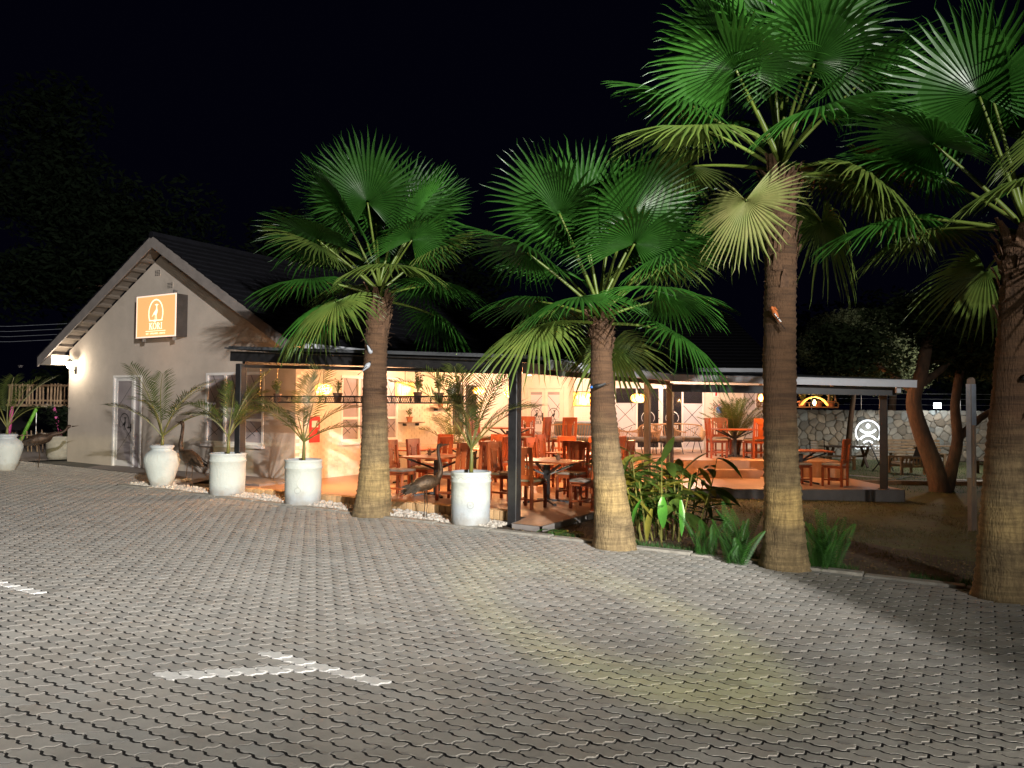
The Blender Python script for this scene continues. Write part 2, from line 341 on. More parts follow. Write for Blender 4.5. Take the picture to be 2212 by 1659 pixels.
mat('pole_metal', (.45, .49, .56), .35, .15, 3, metal=.3)
mat('steel', (.45, .44, .42), .35, .1, 8, metal=.8)
mat('sign_side', (.06, .05, .045), .4, .2, 4)
emit('bulb_warm', (1, .72, .30), 14)
emit('cane_glow', (1, .56, .10), 1.25)
emit('bulb_white', (.9, .97, 1), 30)
emit('bulb_wall', (1, .86, .62), 40)
emit('sign_orange', (1, .37, .14), .96)
emit('sign_cream', (1, .86, .58), 1.35)
emit('sign_edge', (1, .72, .58), .75)
emit('create_white', (.93, .97, 1), 1.1)
emit('solar_dot', (.65, .9, .25), 1.1)
glass('pane', (.8, .8, .82), .03, .35, (.05, .05, .06))

# ------------------------------------------------------------------ ground
FZ = .10                                   # verandah floor
def sheet(name, pts, dz, mt, kind='structure', thick=0):
    vs = [(x, y, gz(x, y) + dz) for x, y in pts]; m = MB(); n = len(vs)
    m.add(vs, [tuple(range(n))]); o = m.build(name, mt); o['kind'] = kind; return o
sheet('ground', [(-160, -120), (160, -120), (160, 200), (-160, 200)], -.06, 'far_ground')
sheet('lawn', [(.3, -.58), (60, -.58), (60, 70), (.3, 70)], -.012, 'lawn')
sheet('planting_bed', [(-.02, -.58), (13, -.58), (13, .5), (6, 1.2), (3.2, 2.6), (.6, 2.9), (-.02, .2)], -.006, 'soil')
sheet('gravel_bed', [(-9.1, -.58), (-.02, -.58), (-.02, .02), (-9.1, .02)], -.012, 'soil')
sheet('back_driveway', [(-60, 1.2), (-16.4, 1.2), (-16.4, 40), (-60, 40)], -.02, 'slab')

# interlocking zig-zag pavers
PL, PW = .225, .1125
paving = sheet('paving', [(-60, -40), (40, -40), (40, -.74), (-9.1, -.74), (-9.1, 1.2), (-60, 1.2)], -.012, 'joint_and_flank_shade')
def paver_outline(off):
    P = PL / 2; a = .0085; bp = [(0, a), (.28, a), (.5, -a), (.78, -a)]
    def g(x):
        t = ((x + .02) / P) % 1.0; q = bp + [(1.0, a)]
        for (t0, v0), (t1, v1) in zip(q, q[1:]):
            if t0 <= t <= t1: return v0 + (v1 - v0) * (t - t0) / (t1 - t0)
    def brk(x0, x1):
        out = []; k = math.floor(x0 / P) - 1
        while k * P < x1 + P:
            for t, _ in bp:
                x = (k + t) * P - .02
                if x0 + .004 < x < x1 - .004: out.append(x)
            k += 1
        return sorted(out)
    h = .018; W2 = PW / 2
    hT, hB = h, -h
    top = [(x, W2 + g(x)) for x in [-PL / 2 + hT] + brk(-PL / 2 + hT, PL / 2 + hT) + [PL / 2 + hT]]
    bot = [(x, -W2 + g(x)) for x in [-PL / 2 + hB] + brk(-PL / 2 + hB, PL / 2 + hB) + [PL / 2 + hB]]
    right = [(PL / 2 + h, .012), (PL / 2 - h, -.012)]
    left = [(-PL / 2 - h, -.012), (-PL / 2 + h, .012)]
    poly = bot + right[::-1] + top[::-1] + left[::-1]          # ccw
    n = len(poly); out = []
    for i in range(n):
        p0, p1, p2 = Vector(poly[i - 1]), Vector(poly[i]), Vector(poly[(i + 1) % n])
        d1, d2 = (p1 - p0).normalized(), (p2 - p1).normalized()
        n1, n2 = Vector((-d1.y, d1.x)), Vector((-d2.y, d2.x)); nn = (n1 + n2); nn /= max(.6, nn.length_squared / 2) 
        out.append(p1 + nn * off)
    global NBOT; NBOT = (len(bot), len(top))
    return out
PO, PI_ = paver_outline(.0082), paver_outline(.0098)
NP = len(PO)
def paver_verts(cx, cy, dz, tx, ty):
    vs = []
    for p in PI_: vs.append((cx + p.x, cy + p.y, dz + p.x * tx + p.y * ty))
    for p in PO: vs.append((cx + p.x, cy + p.y, dz - .0015 + p.x * tx + p.y * ty))
    for p in PO: vs.append((cx + p.x, cy + p.y, -.013))
    return vs
PF = [tuple(range(NP))] + [(q * NP + NP + i, q * NP + NP + (i + 1) % NP, q * NP + (i + 1) % NP, q * NP + i) for q in (0, 1) for i in range(NP)]
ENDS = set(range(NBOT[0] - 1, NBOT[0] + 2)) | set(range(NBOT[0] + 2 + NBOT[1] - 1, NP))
PM = [0] + [0] * NP + [2 if i in ENDS else 1 for i in range(NP)]  # shade put into flank colour: near-black on long sides, milder at the ends
cells = []
pr = random.Random(5)
for j in range(-95, 20):
    y = j * PW - .74 - PW / 2 - .012
    for i in range(-110, 60):
        x = i * PL + (PL / 2 if j % 2 else 0)
        if y > -.78 and not (x < -9.3 and y < 1.1): continue
        q = onscreen((x, y, gz(x, y)))
        if q is None or abs(q[0]) > 1.22 or q[1] < -1.25 or q[2] > 23: continue
        cells.append((q[2] if (abs(q[0]) < 1.03 and q[1] > -1.04) else 50 + q[2], x, y, i, j))
cells.sort()
def is_paint(x, y, i, j):
    if abs(y + 6.48) < .06 and 1.62 < x < 2.78: return True
    if abs(y + 6.42) < .1 and -2.6 < x < -1.25: return j == JR
    for k in range(6):
        if abs(x - (2.10 - k * .1125 + .06)) < .06 and abs(y - (-6.60 - k * PW + .01)) < .058: return True
    return False
JR = min(set(c[4] for c in cells), key=lambda j: abs(j * PW - .74 - PW / 2 - .012 + 6.48))
VAR = []
for k in range(14):
    mb = MB(); mb.add(paver_verts(0, 0, pr.uniform(-.0015, .0015), pr.uniform(-.02, .02), pr.uniform(-.03, .03)), PF); mb.m = list(PM); VAR.append(mb)
def tone_mesh(mb, name, mt, tones):
    me = mb.mesh(name, mt); at = me.attributes.new('tone', 'FLOAT_COLOR', 'FACE')
    buf = []
    for t in tones: buf += [t[0], t[1], t[2], 1]
    at.data.foreach_set('color', buf); return me
def tone():
    b = pr.gauss(1, .05); wv = pr.gauss(0, .012); return (b * (1 + wv), b, b * (1 - wv))
vmesh = [tone_mesh(v, 'paver', ['paver', 'joint_and_flank_shade', 'paver_end_shade'], [tone()] * len(PF)) for v in VAR]
pmesh = [tone_mesh(v, 'painted_paver', ['paver_paint', 'paver_paint', 'paver_paint'], [(1, 1, 1)] * len(PF)) for v in VAR[:4]]
stuff = MB(); tones = []; cnt = 0
TILT = Vector((.018 * .857, .018 * .515, 1)).to_track_quat('Z', 'Y').to_euler()
for (d, x, y, i, j) in cells:
    paint = is_paint(x, y, i, j)
    if cnt < 292 or paint:
        o = link('painted_paver' if paint else 'paver', pr.choice(pmesh if paint else vmesh), paving, (x, y, gz(x, y)))
        o.rotation_euler = (-.018 * .515, .018 * .857, 0); cnt += 1
        if paint: o['label'] = 'paver painted white for a parking bay line'
    else:
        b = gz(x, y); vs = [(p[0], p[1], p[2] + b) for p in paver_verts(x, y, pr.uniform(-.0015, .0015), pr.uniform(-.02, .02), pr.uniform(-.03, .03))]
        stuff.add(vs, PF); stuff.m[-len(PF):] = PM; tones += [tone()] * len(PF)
so = link('paver_field', tone_mesh(stuff, 'paver_field', ['paver', 'joint_and_flank_shade', 'paver_end_shade'], tones), paving); so['kind'] = 'stuff'

# kerb
kerb = thing('kerb', 'low concrete kerb along the edge of the car park paving', 'kerb')
kr = random.Random(3); x = -9.05
while x < 16:
    L = 1.0; mb = MB(); mb.box((0, 0, 0), (L - .012, .15, .12), None, 0, .008)
    o = mb.build('kerb_stone', 'kerb', kerb, loc=(x + L / 2, -.66 + kr.uniform(-.006, .006), gz(x + .5, -.66) - .035 + kr.uniform(-.004, .004)), rz=kr.uniform(-.006, .006))
    x += L
mb = MB()
for x0 in (-9.0,):
    mb.box((-9.05, .2, gz(-9, 0) - .03), (.12, 1.6, .12), None, 0, .008)
mb.build('kerb_stone', 'kerb', kerb)

# white pebbles
gr = random.Random(21); mb = MB()
for k in range(7600):
    x = gr.uniform(-8.9, -.1); y = gr.uniform(-.575, -.03)
    if x < -7.0 and y > -.2 and gr.random() < .6: continue
    if gr.random() < .06 and y > -.3: continue
    r = gr.choice((.016, .02, .024, .03)) * gr.uniform(.8, 1.3)
    mb.ico((x, y, gz(x, y) + r * gr.uniform(.2, 1.4)), r, 0, gr, (gr.uniform(.8, 1.4), gr.uniform(.7, 1.1), gr.uniform(.55, .9)), gr.uniform(0, 6))
tag(mb.build('pebbles', 'pebble'), 'loose white and tan pebbles between the kerb and the brick edging', 'gravel', kind='stuff')

# ------------------------------------------------------------------ lettering and emblems (flat shapes)
def ring(cx, cy, rx, ry, t, a0, a1, n=28, taper=0):
    po = []; pi = []
    for k in range(n + 1):
        f = k / n; a = R(a0 + (a1 - a0) * f); tt = t * (1 - taper * abs(2 * f - 1))
        po.append((cx + rx * math.cos(a), cy + ry * math.sin(a))); pi.append((cx + (rx - tt) * math.cos(a), cy + (ry - tt) * math.sin(a)))
    return po, pi
def strip_faces(mb, po, pi, z0, z1, Mx, m=0):
    n = len(po)
    for k in range(n - 1): mb.prism([po[k], po[k + 1], pi[k + 1], pi[k]], z0, z1, Mx, m)
def serif_word(mb, x, y, h, Mx, z0, z1, m=0):
    # K O-macron R I, each drawn with stems, hairlines and serifs; returns the width
    s = h * .16; th = h * .07; sw = h * .34
    def stem(cx): mb.prism([(cx - s / 2, y), (cx + s / 2, y), (cx + s / 2, y + h), (cx - s / 2, y + h)], z0, z1, Mx, m); serif(cx, 0); serif(cx, 1)
    def serif(cx, top):
        yy = y + h - th if top else y
        mb.prism([(cx - sw / 2, yy), (cx + sw / 2, yy), (cx + sw / 2, yy + th), (cx - sw / 2, yy + th)], z0 - .0004, z1 + .0004, Mx, m)
    c = x + sw / 2; stem(c)
    mb.prism([(c + s * .4, y + h * .42), (c + s * .5, y + h * .56), (c + h * .55, y + h), (c + h * .42, y + h)], z0, z1, Mx, m)
    mb.prism([(c + s * .7, y + h * .55), (c + s * 1.5, y + h * .66), (c + h * .68, y), (c + h * .44, y)], z0, z1, Mx, m)
    serif(c + h * .52, 1); serif(c + h * .58, 0)
    oc = c + h * 1.20; po, pi = ring(oc, y + h * .5, h * .46, h * .52, 0, 0, 360, 26)
    pi = [(oc + h * .28 * math.cos(R(360 * k / 26)), y + h * .5 + h * .43 * math.sin(R(360 * k / 26))) for k in range(27)]
    strip_faces(mb, po, pi, z0, z1, Mx, m)
    mb.prism([(oc - h * .26, y + h * 1.14), (oc + h * .26, y + h * 1.14), (oc + h * .26, y + h * 1.25), (oc - h * .26, y + h * 1.25)], z0, z1, Mx, m)
    rc = oc + h * .72; stem(rc)
    po, pi = ring(rc + s * .3, y + h * .745, h * .42, h * .255, 0, -90, 90, 12)
    pi = [(rc + s * .3 + h * .26 * math.cos(R(-90 + 180 * k / 12)), y + h * .745 + h * .18 * math.sin(R(-90 + 180 * k / 12))) for k in range(13)]
    strip_faces(mb, po, pi, z0, z1, Mx, m)
    mb.prism([(rc + s * .8, y + h * .5), (rc + s * 1.8, y + h * .5), (rc + h * .60, y), (rc + h * .38, y)], z0, z1, Mx, m); serif(rc + h * .54, 0)
    ic = rc + h * .92; stem(ic)
    return ic + sw / 2 - x
BIRD = [(-.12, .93), (.02, .97), (.16, 1.0), (.22, .96), (.36, .93), (.22, .88), (.17, .80), (.19, .62), (.24, .48), (.20, .30), (.10, .18), (.05, .13), (-.03, .13), (-.12, .20), (-.24, .17), (-.36, .06), (-.44, .04), (-.34, .14), (-.22, .32), (-.06, .46), (.05, .56), (.08, .70), (.07, .85), (.0, .89)]
def bird(mb, cx, cy, h, Mx, z0, z1, m=0):
    sc = h * .75
    mb.prism([(cx + x * sc, cy + h * .25 + (y - .1) * sc) for x, y in BIRD], z0, z1, Mx, m)
    for dx, k in ((-.02, -.03), (.10, .04)):
        mb.prism([(cx + dx * sc - .018 * h, cy + h * .32), (cx + dx * sc + .018 * h, cy + h * .32), (cx + (dx + k) * sc + .016 * h, cy), (cx + (dx + k) * sc - .016 * h, cy)], z0, z1, Mx, m)
        mb.prism([(cx + (dx + k) * sc - .03 * h, cy), (cx + (dx + k) * sc + .06 * h, cy), (cx + (dx + k) * sc + .06 * h, cy + .02 * h), (cx + (dx + k) * sc - .03 * h, cy + .02 * h)], z0 - .0003, z1 + .0003, Mx, m)
def text_mesh(txt, size, Mx, mt, name, parent, depth=.002, font_w=1.0):
    cu = bpy.data.curves.new('lettering', 'FONT'); cu.body = txt; cu.size = size; cu.extrude = depth; cu.align_x = 'CENTER'; cu.space_character = 1.05
    o = bpy.data.objects.new('lettering', cu); COL.objects.link(o); bpy.context.view_layer.update()
    me = bpy.data.meshes.new_from_object(o.evaluated_get(bpy.context.evaluated_depsgraph_get())); bpy.data.objects.remove(o)
    me.transform(Mx @ Matrix.Diagonal((font_w, 1, 1, 1))); me.materials.clear(); me.materials.append(M[mt]); me.name = name
    return link(name, me, parent)
def face_mat(origin, xdir=(1, 0, 0), up=(0, 0, 1)):       # local xy drawn on a vertical face
    x = Vector(xdir).normalized(); u = Vector(up); n = x.cross(u)
    Mx = Matrix((x, u, n)).transposed().to_4x4(); Mx.translation = Vector(origin); return Mx

# ------------------------------------------------------------------ gabled house
GY = 2.28; GX0, GX1 = -16.19, -7.17; RX = (GX0 + GX1) / 2; SL = .575
def roof_z(x, base=6.02): return base - SL * abs(x - RX)
house = thing('gabled_house', 'cream gabled house with an illuminated sign on its front wall', 'house', (0, 0, 0))
def wall_with_holes(mb, x0, x1, z0, z1, holes, y0, y1, Mx=None):
    # boxes round rectangular openings; holes = (x0,x1,z0,z1) not overlapping in x
    holes = sorted(holes); cur = x0; B = []
    for h in holes:
        if h[0] > cur: B.append((cur, h[0], z0, z1))
        if h[2] > z0: B.append((h[0], h[1], z0, h[2]))
        if h[3] < z1: B.append((h[0], h[1], h[3], z1))
        cur = h[1]
    if cur < x1: B.append((cur, x1, z0, z1))
    for a, b, c, d in B:
        t = MB(); t.b6(a, b, y0, y1, c, d)
        vs = [Vector(p) for p in t.v]
        if Mx is not None: vs = [Mx @ p for p in vs]
        mb.add(vs, t.f)
mb = MB()
WZ = 2.75
DOOR = (-14.05, -12.80, .14, 2.57); WIN = (-10.24, -8.19, .86, 2.58)
wall_with_holes(mb, GX0, GX1, .0, WZ, [DOOR, WIN], GY, GY + .25)
ap = roof_z(RX) - .12
def gz_w(x): return roof_z(x) - .12
mb.prism([(GX0, WZ), (GX1, WZ), (GX1, gz_w(GX1)), (RX, gz_w(RX)), (GX0, gz_w(GX0))], 0, .25, Matrix(((1, 0, 0, 0), (0, 0, 1, GY), (0, 1, 0, 0), (0, 0, 0, 1))))
mb.build('gable_wall', 'plaster', house)
mb = MB(); mb.b6(GX0, GX0 + .25, GY + .25, 14, 0, 2.95); mb.b6(GX0 + .25, GX1, 13.75, 14, 0, 2.9); mb.build('rear_wall', 'plaster', house)
# side wall onto the verandah (plane x = GX1), openings given along y
SW1 = (3.74, 5.88, .92, 2.54); SW2 = (8.3, 9.75, .92, 2.52)
swapM = Matrix(((0, -1, 0, 0), (1, 0, 0, 0), (0, 0, 1, 0), (0, 0, 0, 1)))   # (x,y)->( -y, x)
mb = MB(); wall_with_holes(mb, GY + .25, 12.5, 0, 3.1, [SW1, SW2], -GX1 - 0.0, -GX1 + .25, swapM); mb.build('side_wall', 'white_brick', house)
# painted bricks standing a little proud, nearest stretch laid one by one
bk = MB(); bk.box((0, 0, 0), (.012, .216, .068), None, 0, .003); bme = bk.mesh('brick', 'white_brick')
far = MB(); nb = 0; lst = []
for r_ in range(32):
    z = .14 + r_ * .0775
    for c_ in range(46):
        y = GY + .13 + c_ * .226 + (.113 if r_ % 2 else 0)
        if y > 12.3 or z > 2.62: continue
        if any(a - .12 < y < b + .12 and lo - .16 < z < hi + .04 for a, b, lo, hi in (SW1, SW2)): continue
        lst.append((y, z))
lst.sort(key=lambda p: p[0])
for k, (y, z) in enumerate(lst):
    pz = rnd.uniform(-.002, .002)
    if k < 290: link('brick', bme, house, (GX1 + .002 + pz, y, z))
    else: far.b6(GX1 - .002, GX1 + .007 + pz, y - .108, y + .108, z - .034, z + .034)
tag(far.build('brickwork', 'white_brick', house), kind='stuff')
# roof
def slope_pt(side, s, dz=0):           # s = distance from the ridge in x
    return RX + side * s, roof_z(RX + s) + dz
EX = RX - GX0 + .55
for side in (-1, 1):
    ex = EX if side < 0 else EX - .1
    mb = MB(); y0, y1 = GY - .55, 14.3
    xa, za = RX, roof_z(RX); xb, zb = RX + side * ex, roof_z(RX + ex)
    mb.add([(xa, y0, za), (xb, y0, zb), (xb, y1, zb), (xa, y1, za), (xa, y0, za - .05), (xb, y0, zb - .05), (xb, y1, zb - .05), (xa, y1, za - .05)],
           [(0, 1, 2, 3), (7, 6, 5, 4), (0, 4, 5, 1), (1, 5, 6, 2), (2, 6, 7, 3), (3, 7, 4, 0)])
    rf = mb.build('roof', 'roof_tile', house)
    # tile courses; the first tiles above the barge are laid one by one
    n = 17; tm = MB(); L_ = ex / n
    for k in range(n):
        s0, s1 = k * L_, (k + 1) * L_ + .05
        x0_, z0_ = RX + side * s0, roof_z(RX + s0) + .012; x1_, z1_ = RX + side * s1, roof_z(RX + s1) + .05
        tm.add([(x0_, y0 + .30, z0_), (x1_, y0 + .30, z1_), (x1_, y1, z1_), (x0_, y1, z0_), (x1_, y0 + .30, z1_ - .035), (x1_, y1, z1_ - .035)], [(0, 1, 2, 3), (1, 4, 5, 2), (0, 4, 1)])
        t1 = MB(); t1.add([(x0_, y0 - .04, z0_ + .012), (x1_, y0 - .04, z1_ + .012), (x1_, y0 + .29, z1_ + .012), (x0_, y0 + .29, z0_ + .012), (x0_, y0 - .04, z0_ - .02), (x1_, y0 - .04, z1_ - .03), (x1_, y0 + .29, z1_ - .03), (x0_, y0 + .29, z0_ - .02)],
                          [(0, 1, 2, 3), (7, 6, 5, 4), (0, 4, 5, 1), (1, 5, 6, 2), (2, 6, 7, 3), (3, 7, 4, 0)])
        t1.build('roof_tile', 'roof_tile', rf)
    tag(tm.build('tile_courses', 'roof_tile', rf), kind='stuff')
    # barge board
    mb = MB(); xb2 = RX + side * (ex + .02); d = .26
    mb.prism([(RX, roof_z(RX) - .0), (xb2, roof_z(RX + ex + .02) - .0), (xb2, roof_z(RX + ex + .02) - d), (RX, roof_z(RX) - d - .03)], 0, .035, Matrix(((1, 0, 0, 0), (0, 0, 1, y0 - .036), (0, 1, 0, 0), (0, 0, 0, 1))))
    mb.build('barge_board', 'barge', house)
    # soffit battens under the overhang
    for k in range(13):
        s0 = .35 + k * (ex - .5) / 12.5; t = MB(); xx, zz = RX + side * s0, roof_z(RX + s0) - .115
        t.box((0, 0, 0), (.09, .50, .07), Matrix.Rotation(side * math.atan(SL), 3, 'Y')); t.build('soffit_batten', 'rafter', house, loc=(xx, GY - .27, zz + .02))
    mb = MB(); za2 = roof_z(RX) - .055
    mb.add([(RX, y0, za2), (xb, y0, zb - .055), (xb, GY - .004, zb - .055), (RX, GY - .004, za2)], [(3, 2, 1, 0)]); mb.build('soffit', 'rafter', house)
# ridge
mb = MB(); mb.tube([(RX, GY - .6, roof_z(RX) + .02), (RX, 14.3, roof_z(RX) + .02)], .09, 8); mb.build('ridge_cap', 'roof_tile', house)
# boxed eave on the left corner, gutters
zb = roof_z(RX + EX)
mb = MB(); mb.prism([(GX0 - .02, zb + .06), (RX - EX, zb - .02), (RX - EX, zb - .22), (GX0 - .02, zb - .22)], 0, .5, Matrix(((1, 0, 0, 0), (0, 0, 1, GY - .50), (0, 1, 0, 0), (0, 0, 0, 1)))); mb.build('eave_box', 'plaster', house)
for side, ex, y0 in ((-1, EX, GY - .5), (1, EX - .1, GY - .2)):
    mb = MB(); xx = RX + side * (ex + .06); z = roof_z(RX + ex) - .02
    mb.b6(xx - .06, xx + .06, y0, 14.2, z - .1, z + .02); mb.build('eave_gutter', 'gutter', house)
# air vents
for vx, vz in ((-11.73, 5.50), (-11.22, 5.23), (-12.24, 5.21), (-11.72, 4.85)):
    t = MB(); t.b6(-.12, .12, -.006, .0, -.085, .085); v = t.build('air_vent', 'plaster', house, loc=(vx, GY, vz))
    for r_ in range(4):
        for c_ in range(3):
            t = MB(); t.b6(-.104 + c_ * .072, -.104 + c_ * .072 + .056, -.0075, -.0062, -.07 + r_ * .038, -.07 + r_ * .038 + .02); t.build('vent_slot', 'black', v)
# gable door
dx0, dx1, dz0, dz1 = DOOR
mb = MB()
for a in ((dx0, dx0 + .06, dz0, dz1), (dx1 - .06, dx1, dz0, dz1), (dx0 + .06, dx1 - .06, dz1 - .06, dz1), (dx0 + .86, dx0 + .93, dz0, dz1 - .06)):
    mb.b6(a[0], a[1], GY - .02, GY + .1, a[2], a[3])
mb.build('door_frame', 'white_frame', house)
dr = MB()
for a in ((dx0 + .065, dx0 + .15, dz0 + .01, dz1 - .065), (dx0 + .775, dx0 + .855, dz0 + .01, dz1 - .065), (dx0 + .15, dx0 + .775, dz1 - .15, dz1 - .065), (dx0 + .15, dx0 + .775, dz0 + .01, dz0 + .16)):
    dr.b6(a[0], a[1], GY + .02, GY + .06, a[2], a[3])
dr = dr.build('door', 'white_frame', house)
t = MB(); t.b6(dx0 + .15, dx0 + .775, GY + .035, GY + .045, dz0 + .16, dz1 - .15); t.build('door_pane', 'window_film', dr)
t = MB(); t.b6(dx0 + .93, dx1 - .06, GY + .035, GY + .045, dz0 + .01, dz1 - .06); t.build('side_pane', 'window_film', house)
t = MB(); t.b6(dx0 + .80, dx0 + .83, GY - .01, GY + .019, 1.08, 1.28); t.b6(dx0 + .70, dx0 + .83, GY - .03, GY - .011, 1.17, 1.20); t.build('handle', 'black', dr)
t = MB(); Mx = face_mat((dx0 + .46, GY + .034, 0)); 
po, pi = ring(0, 1.30, .22, .26, .02, -30, 210, 24); strip_faces(t, po, pi, -.001, .001, Mx); bird(t, 0, 1.12, .36, Mx, -.001, .0012)
for a, b in (((-.3, .5), (.3, 1.1)), ((-.3, 1.7), (.3, 2.3)), ((-.3, 1.5), (.3, .9))): 
    t.prism([(a[0], a[1]), (b[0], b[1]), (b[0], b[1] + .014), (a[0], a[1] + .014)], -.001, .0008, Mx)
t.build('door_decal', 'black', dr)
# windows with casements
def window(parent, M4, x0, x1, z0, z1, cols, rows, film='window_film', name='window'):
    # drawn in a local frame: x along the wall, y into it, then M4
    def put(mb, nm, mt, par): 
        mb.v = [tuple(M4 @ Vector(p)) for p in mb.v]; return mb.build(nm, mt, par)
    t = MB(); f = .065
    for a in ((x0, x0 + f, z0, z1), (x1 - f, x1, z0, z1), (x0 + f, x1 - f, z1 - f, z1), (x0 + f, x1 - f, z0, z0 + f)): t.b6(a[0], a[1], -.015, .09, a[2], a[3])
    for c in cols: t.b6(c - .035, c + .035, -.012, .085, z0 + f, z1 - f)
    xs = [x0 + f] + [v for c in cols for v in (c - .035, c + .035)] + [x1 - f]
    pn = []
    for k in range(len(xs) // 2):
        zs = [z0 + f]
        if k in rows:
            t.b6(xs[2 * k], xs[2 * k + 1], -.01, .08, rows[k] - .03, rows[k] + .03); zs += [rows[k] - .03, rows[k] + .03]
        zs.append(z1 - f)
        for q in range(len(zs) // 2): pn.append((xs[2 * k], xs[2 * k + 1], zs[2 * q], zs[2 * q + 1]))
    wn = put(t, name, 'white_frame', parent)
    for a in pn:
        t = MB(); t.b6(a[0], a[1], .03, .04, a[2], a[3]); put(t, 'pane', film, wn)
        t = MB(); w_, h_ = a[1] - a[0], a[3] - a[2]; cx = a[0] + w_ * .55; Mx = Matrix(((1, 0, 0, 0), (0, 0, 1, 0), (0, 1, 0, 0), (0, 0, 0, 1)))
        for (p, q) in (((0, .15), (1, .85)), ((.25, 1), (1, .3)), ((0, .75), (.55, .3))):
            A = Vector((a[0] + w_ * p[0], a[2] + h_ * p[1])); B = Vector((a[0] + w_ * q[0], a[2] + h_ * q[1])); d = (B - A).normalized(); nn = Vector((-d.y, d.x)) * .007
            t.prism([tuple(A + nn), tuple(B + nn), tuple(B - nn), tuple(A - nn)], .0275, .0292, Mx)
        put(t, 'pane_lines', 'black', wn)
    t = MB(); t.b6(x0 - .06, x1 + .06, -.11, .1, z0 - .07, z0 - .001, 0, .008); put(t, 'sill', 'white_frame', wn)
    return wn
Mg = Matrix.Translation((0, GY, 0))
window(house, Mg, WIN[0], WIN[1], WIN[2], WIN[3], [-9.55, -8.86], {0: 1.45, 2: 1.45})
Ms = Matrix(((0, -1, 0, GX1), (1, 0, 0, 0), (0, 0, 1, 0), (0, 0, 0, 1)))
window(house, Ms, SW1[0], SW1[1], SW1[2], SW1[3], [4.38, 5.28], {0: 1.5, 2: 1.5})
window(house, Ms, SW2[0], SW2[1], SW2[2], SW2[3], [9.0], {}, film='dark_pane')
# wall shelves with pots come later; wall lamp
lamp = thing('wall_lamp', 'lit lantern on the left corner of the gable wall', 'lamp', (-15.85, GY, 2.80))
t = MB(); t.b6(-.05, .05, -.02, 0, -.16, .06); t.tube([(0, -.01, -.05), (0, -.12, -.1), (0, -.18, -.02)], .012, 6); t.build('bracket', 'black_steel', lamp)
t = MB(); t.lathe([(.03, 0), (.075, .04), (.085, .16), (.05, .2)], 10, (0, -.18, -.02), 0, True, True); t.build('lantern_glass', 'bulb_wall', lamp, True)
t = MB(); t.lathe([(.1, .2), (.02, .27), (.0, .28)], 10, (0, -.18, -.018)); t.build('lantern_cap', 'black_steel', lamp)
def plight(name, loc, power, col, rad=.06, parent=None):
    ld = bpy.data.lights.new(name, 'POINT'); ld.energy = power; ld.color = col; ld.shadow_soft_size = rad
    o = bpy.data.objects.new(name, ld); COL.objects.link(o); o.location = loc
    if parent is not None: o.parent = parent
    return o
plight('wall_lamp_light', (0, -.34, .05), 55, (1, .87, .68), .05, lamp)

# illuminated sign box
SX0, SX1, SZ0, SZ1 = -12.55, -10.98, 3.50, 4.55; SY = GY - .36
sign = thing('illuminated_sign', 'glowing orange box sign with a bird emblem on the gable', 'sign', (0, 0, 0))
t = MB(); t.b6(SX0, SX1, SY + .012, GY - .02, SZ0, SZ1); t.build('sign_box', 'sign_side', sign)
t = MB()
for a in ((SX0 - .012, SX1 + .012, SZ0 - .012, SZ0 + .022), (SX0 - .012, SX1 + .012, SZ1 - .022, SZ1 + .012), (SX0 - .012, SX0 + .02, SZ0 + .022, SZ1 - .022), (SX1 - .02, SX1 + .012, SZ0 + .022, SZ1 - .022)): t.b6(a[0], a[1], SY - .006, SY + .0115, a[2], a[3])
t.build('sign_frame', 'sign_edge', sign)
t = MB(); t.b6(SX0 + .02, SX1 - .02, SY, SY + .0115, SZ0 + .022, SZ1 - .022); t.build('sign_face', 'sign_orange', sign)
scx = (SX0 + SX1) / 2; Mx = face_mat((scx, SY - .0015, SZ0))
t = MB(); po, pi = ring(0, .60, .30, .36, .034, -32, 212, 34); strip_faces(t, po, pi, -.001, .001, Mx)
t.prism([(-.27, .405), (.27, .405), (.27, .432), (-.27, .432)], -.0012, .0012, Mx); bird(t, -.01, .43, .44, Mx, -.001, .0014); t.build('sign_emblem', 'sign_cream', sign)
t = MB(); wd = serif_word(t, 0, 0, .165, Matrix.Identity(4), -.001, .001); off = -wd / 2
t = MB(); serif_word(t, off, .195, .165, Mx, -.001, .001); t.prism([(-.40, .145), (.40, .145), (.40, .158), (-.40, .158)], -.001, .001, Mx); t.build('sign_lettering', 'sign_cream', sign)
text_mesh('EAT - ORGANISE - CREATE', .062, Mx @ Matrix.Translation((0, .068, 0)), 'sign_cream', 'sign_motto', sign, .001)
t = MB()
for a, b in ((SX0 + .25, SZ0 - .06), (SX1 - .1, SZ0 - .06), (SX1 - .1, SZ1 + .05)): t.box((a, SY + .05, b), (.025, .1, .09))
t.build('sign_bracket', 'steel', sign)
plight('sign_glow', (scx, SY - .5, 3.2), 6, (1, .6, .35), .3, sign)

# front slab under the gable
mb = MB(); mb.b6(GX0 - .1, -6.9, 1.05, GY, -.05, .14); mb.add([(-15.2, .3, .05), (-8.6, .3, .05), (-8.6, 1.05, .135), (-15.2, 1.05, .135)], [(0, 1, 2, 3)])
tag(mb.build('front_step', 'slab'), 'low concrete step in front of the gable door', 'step')

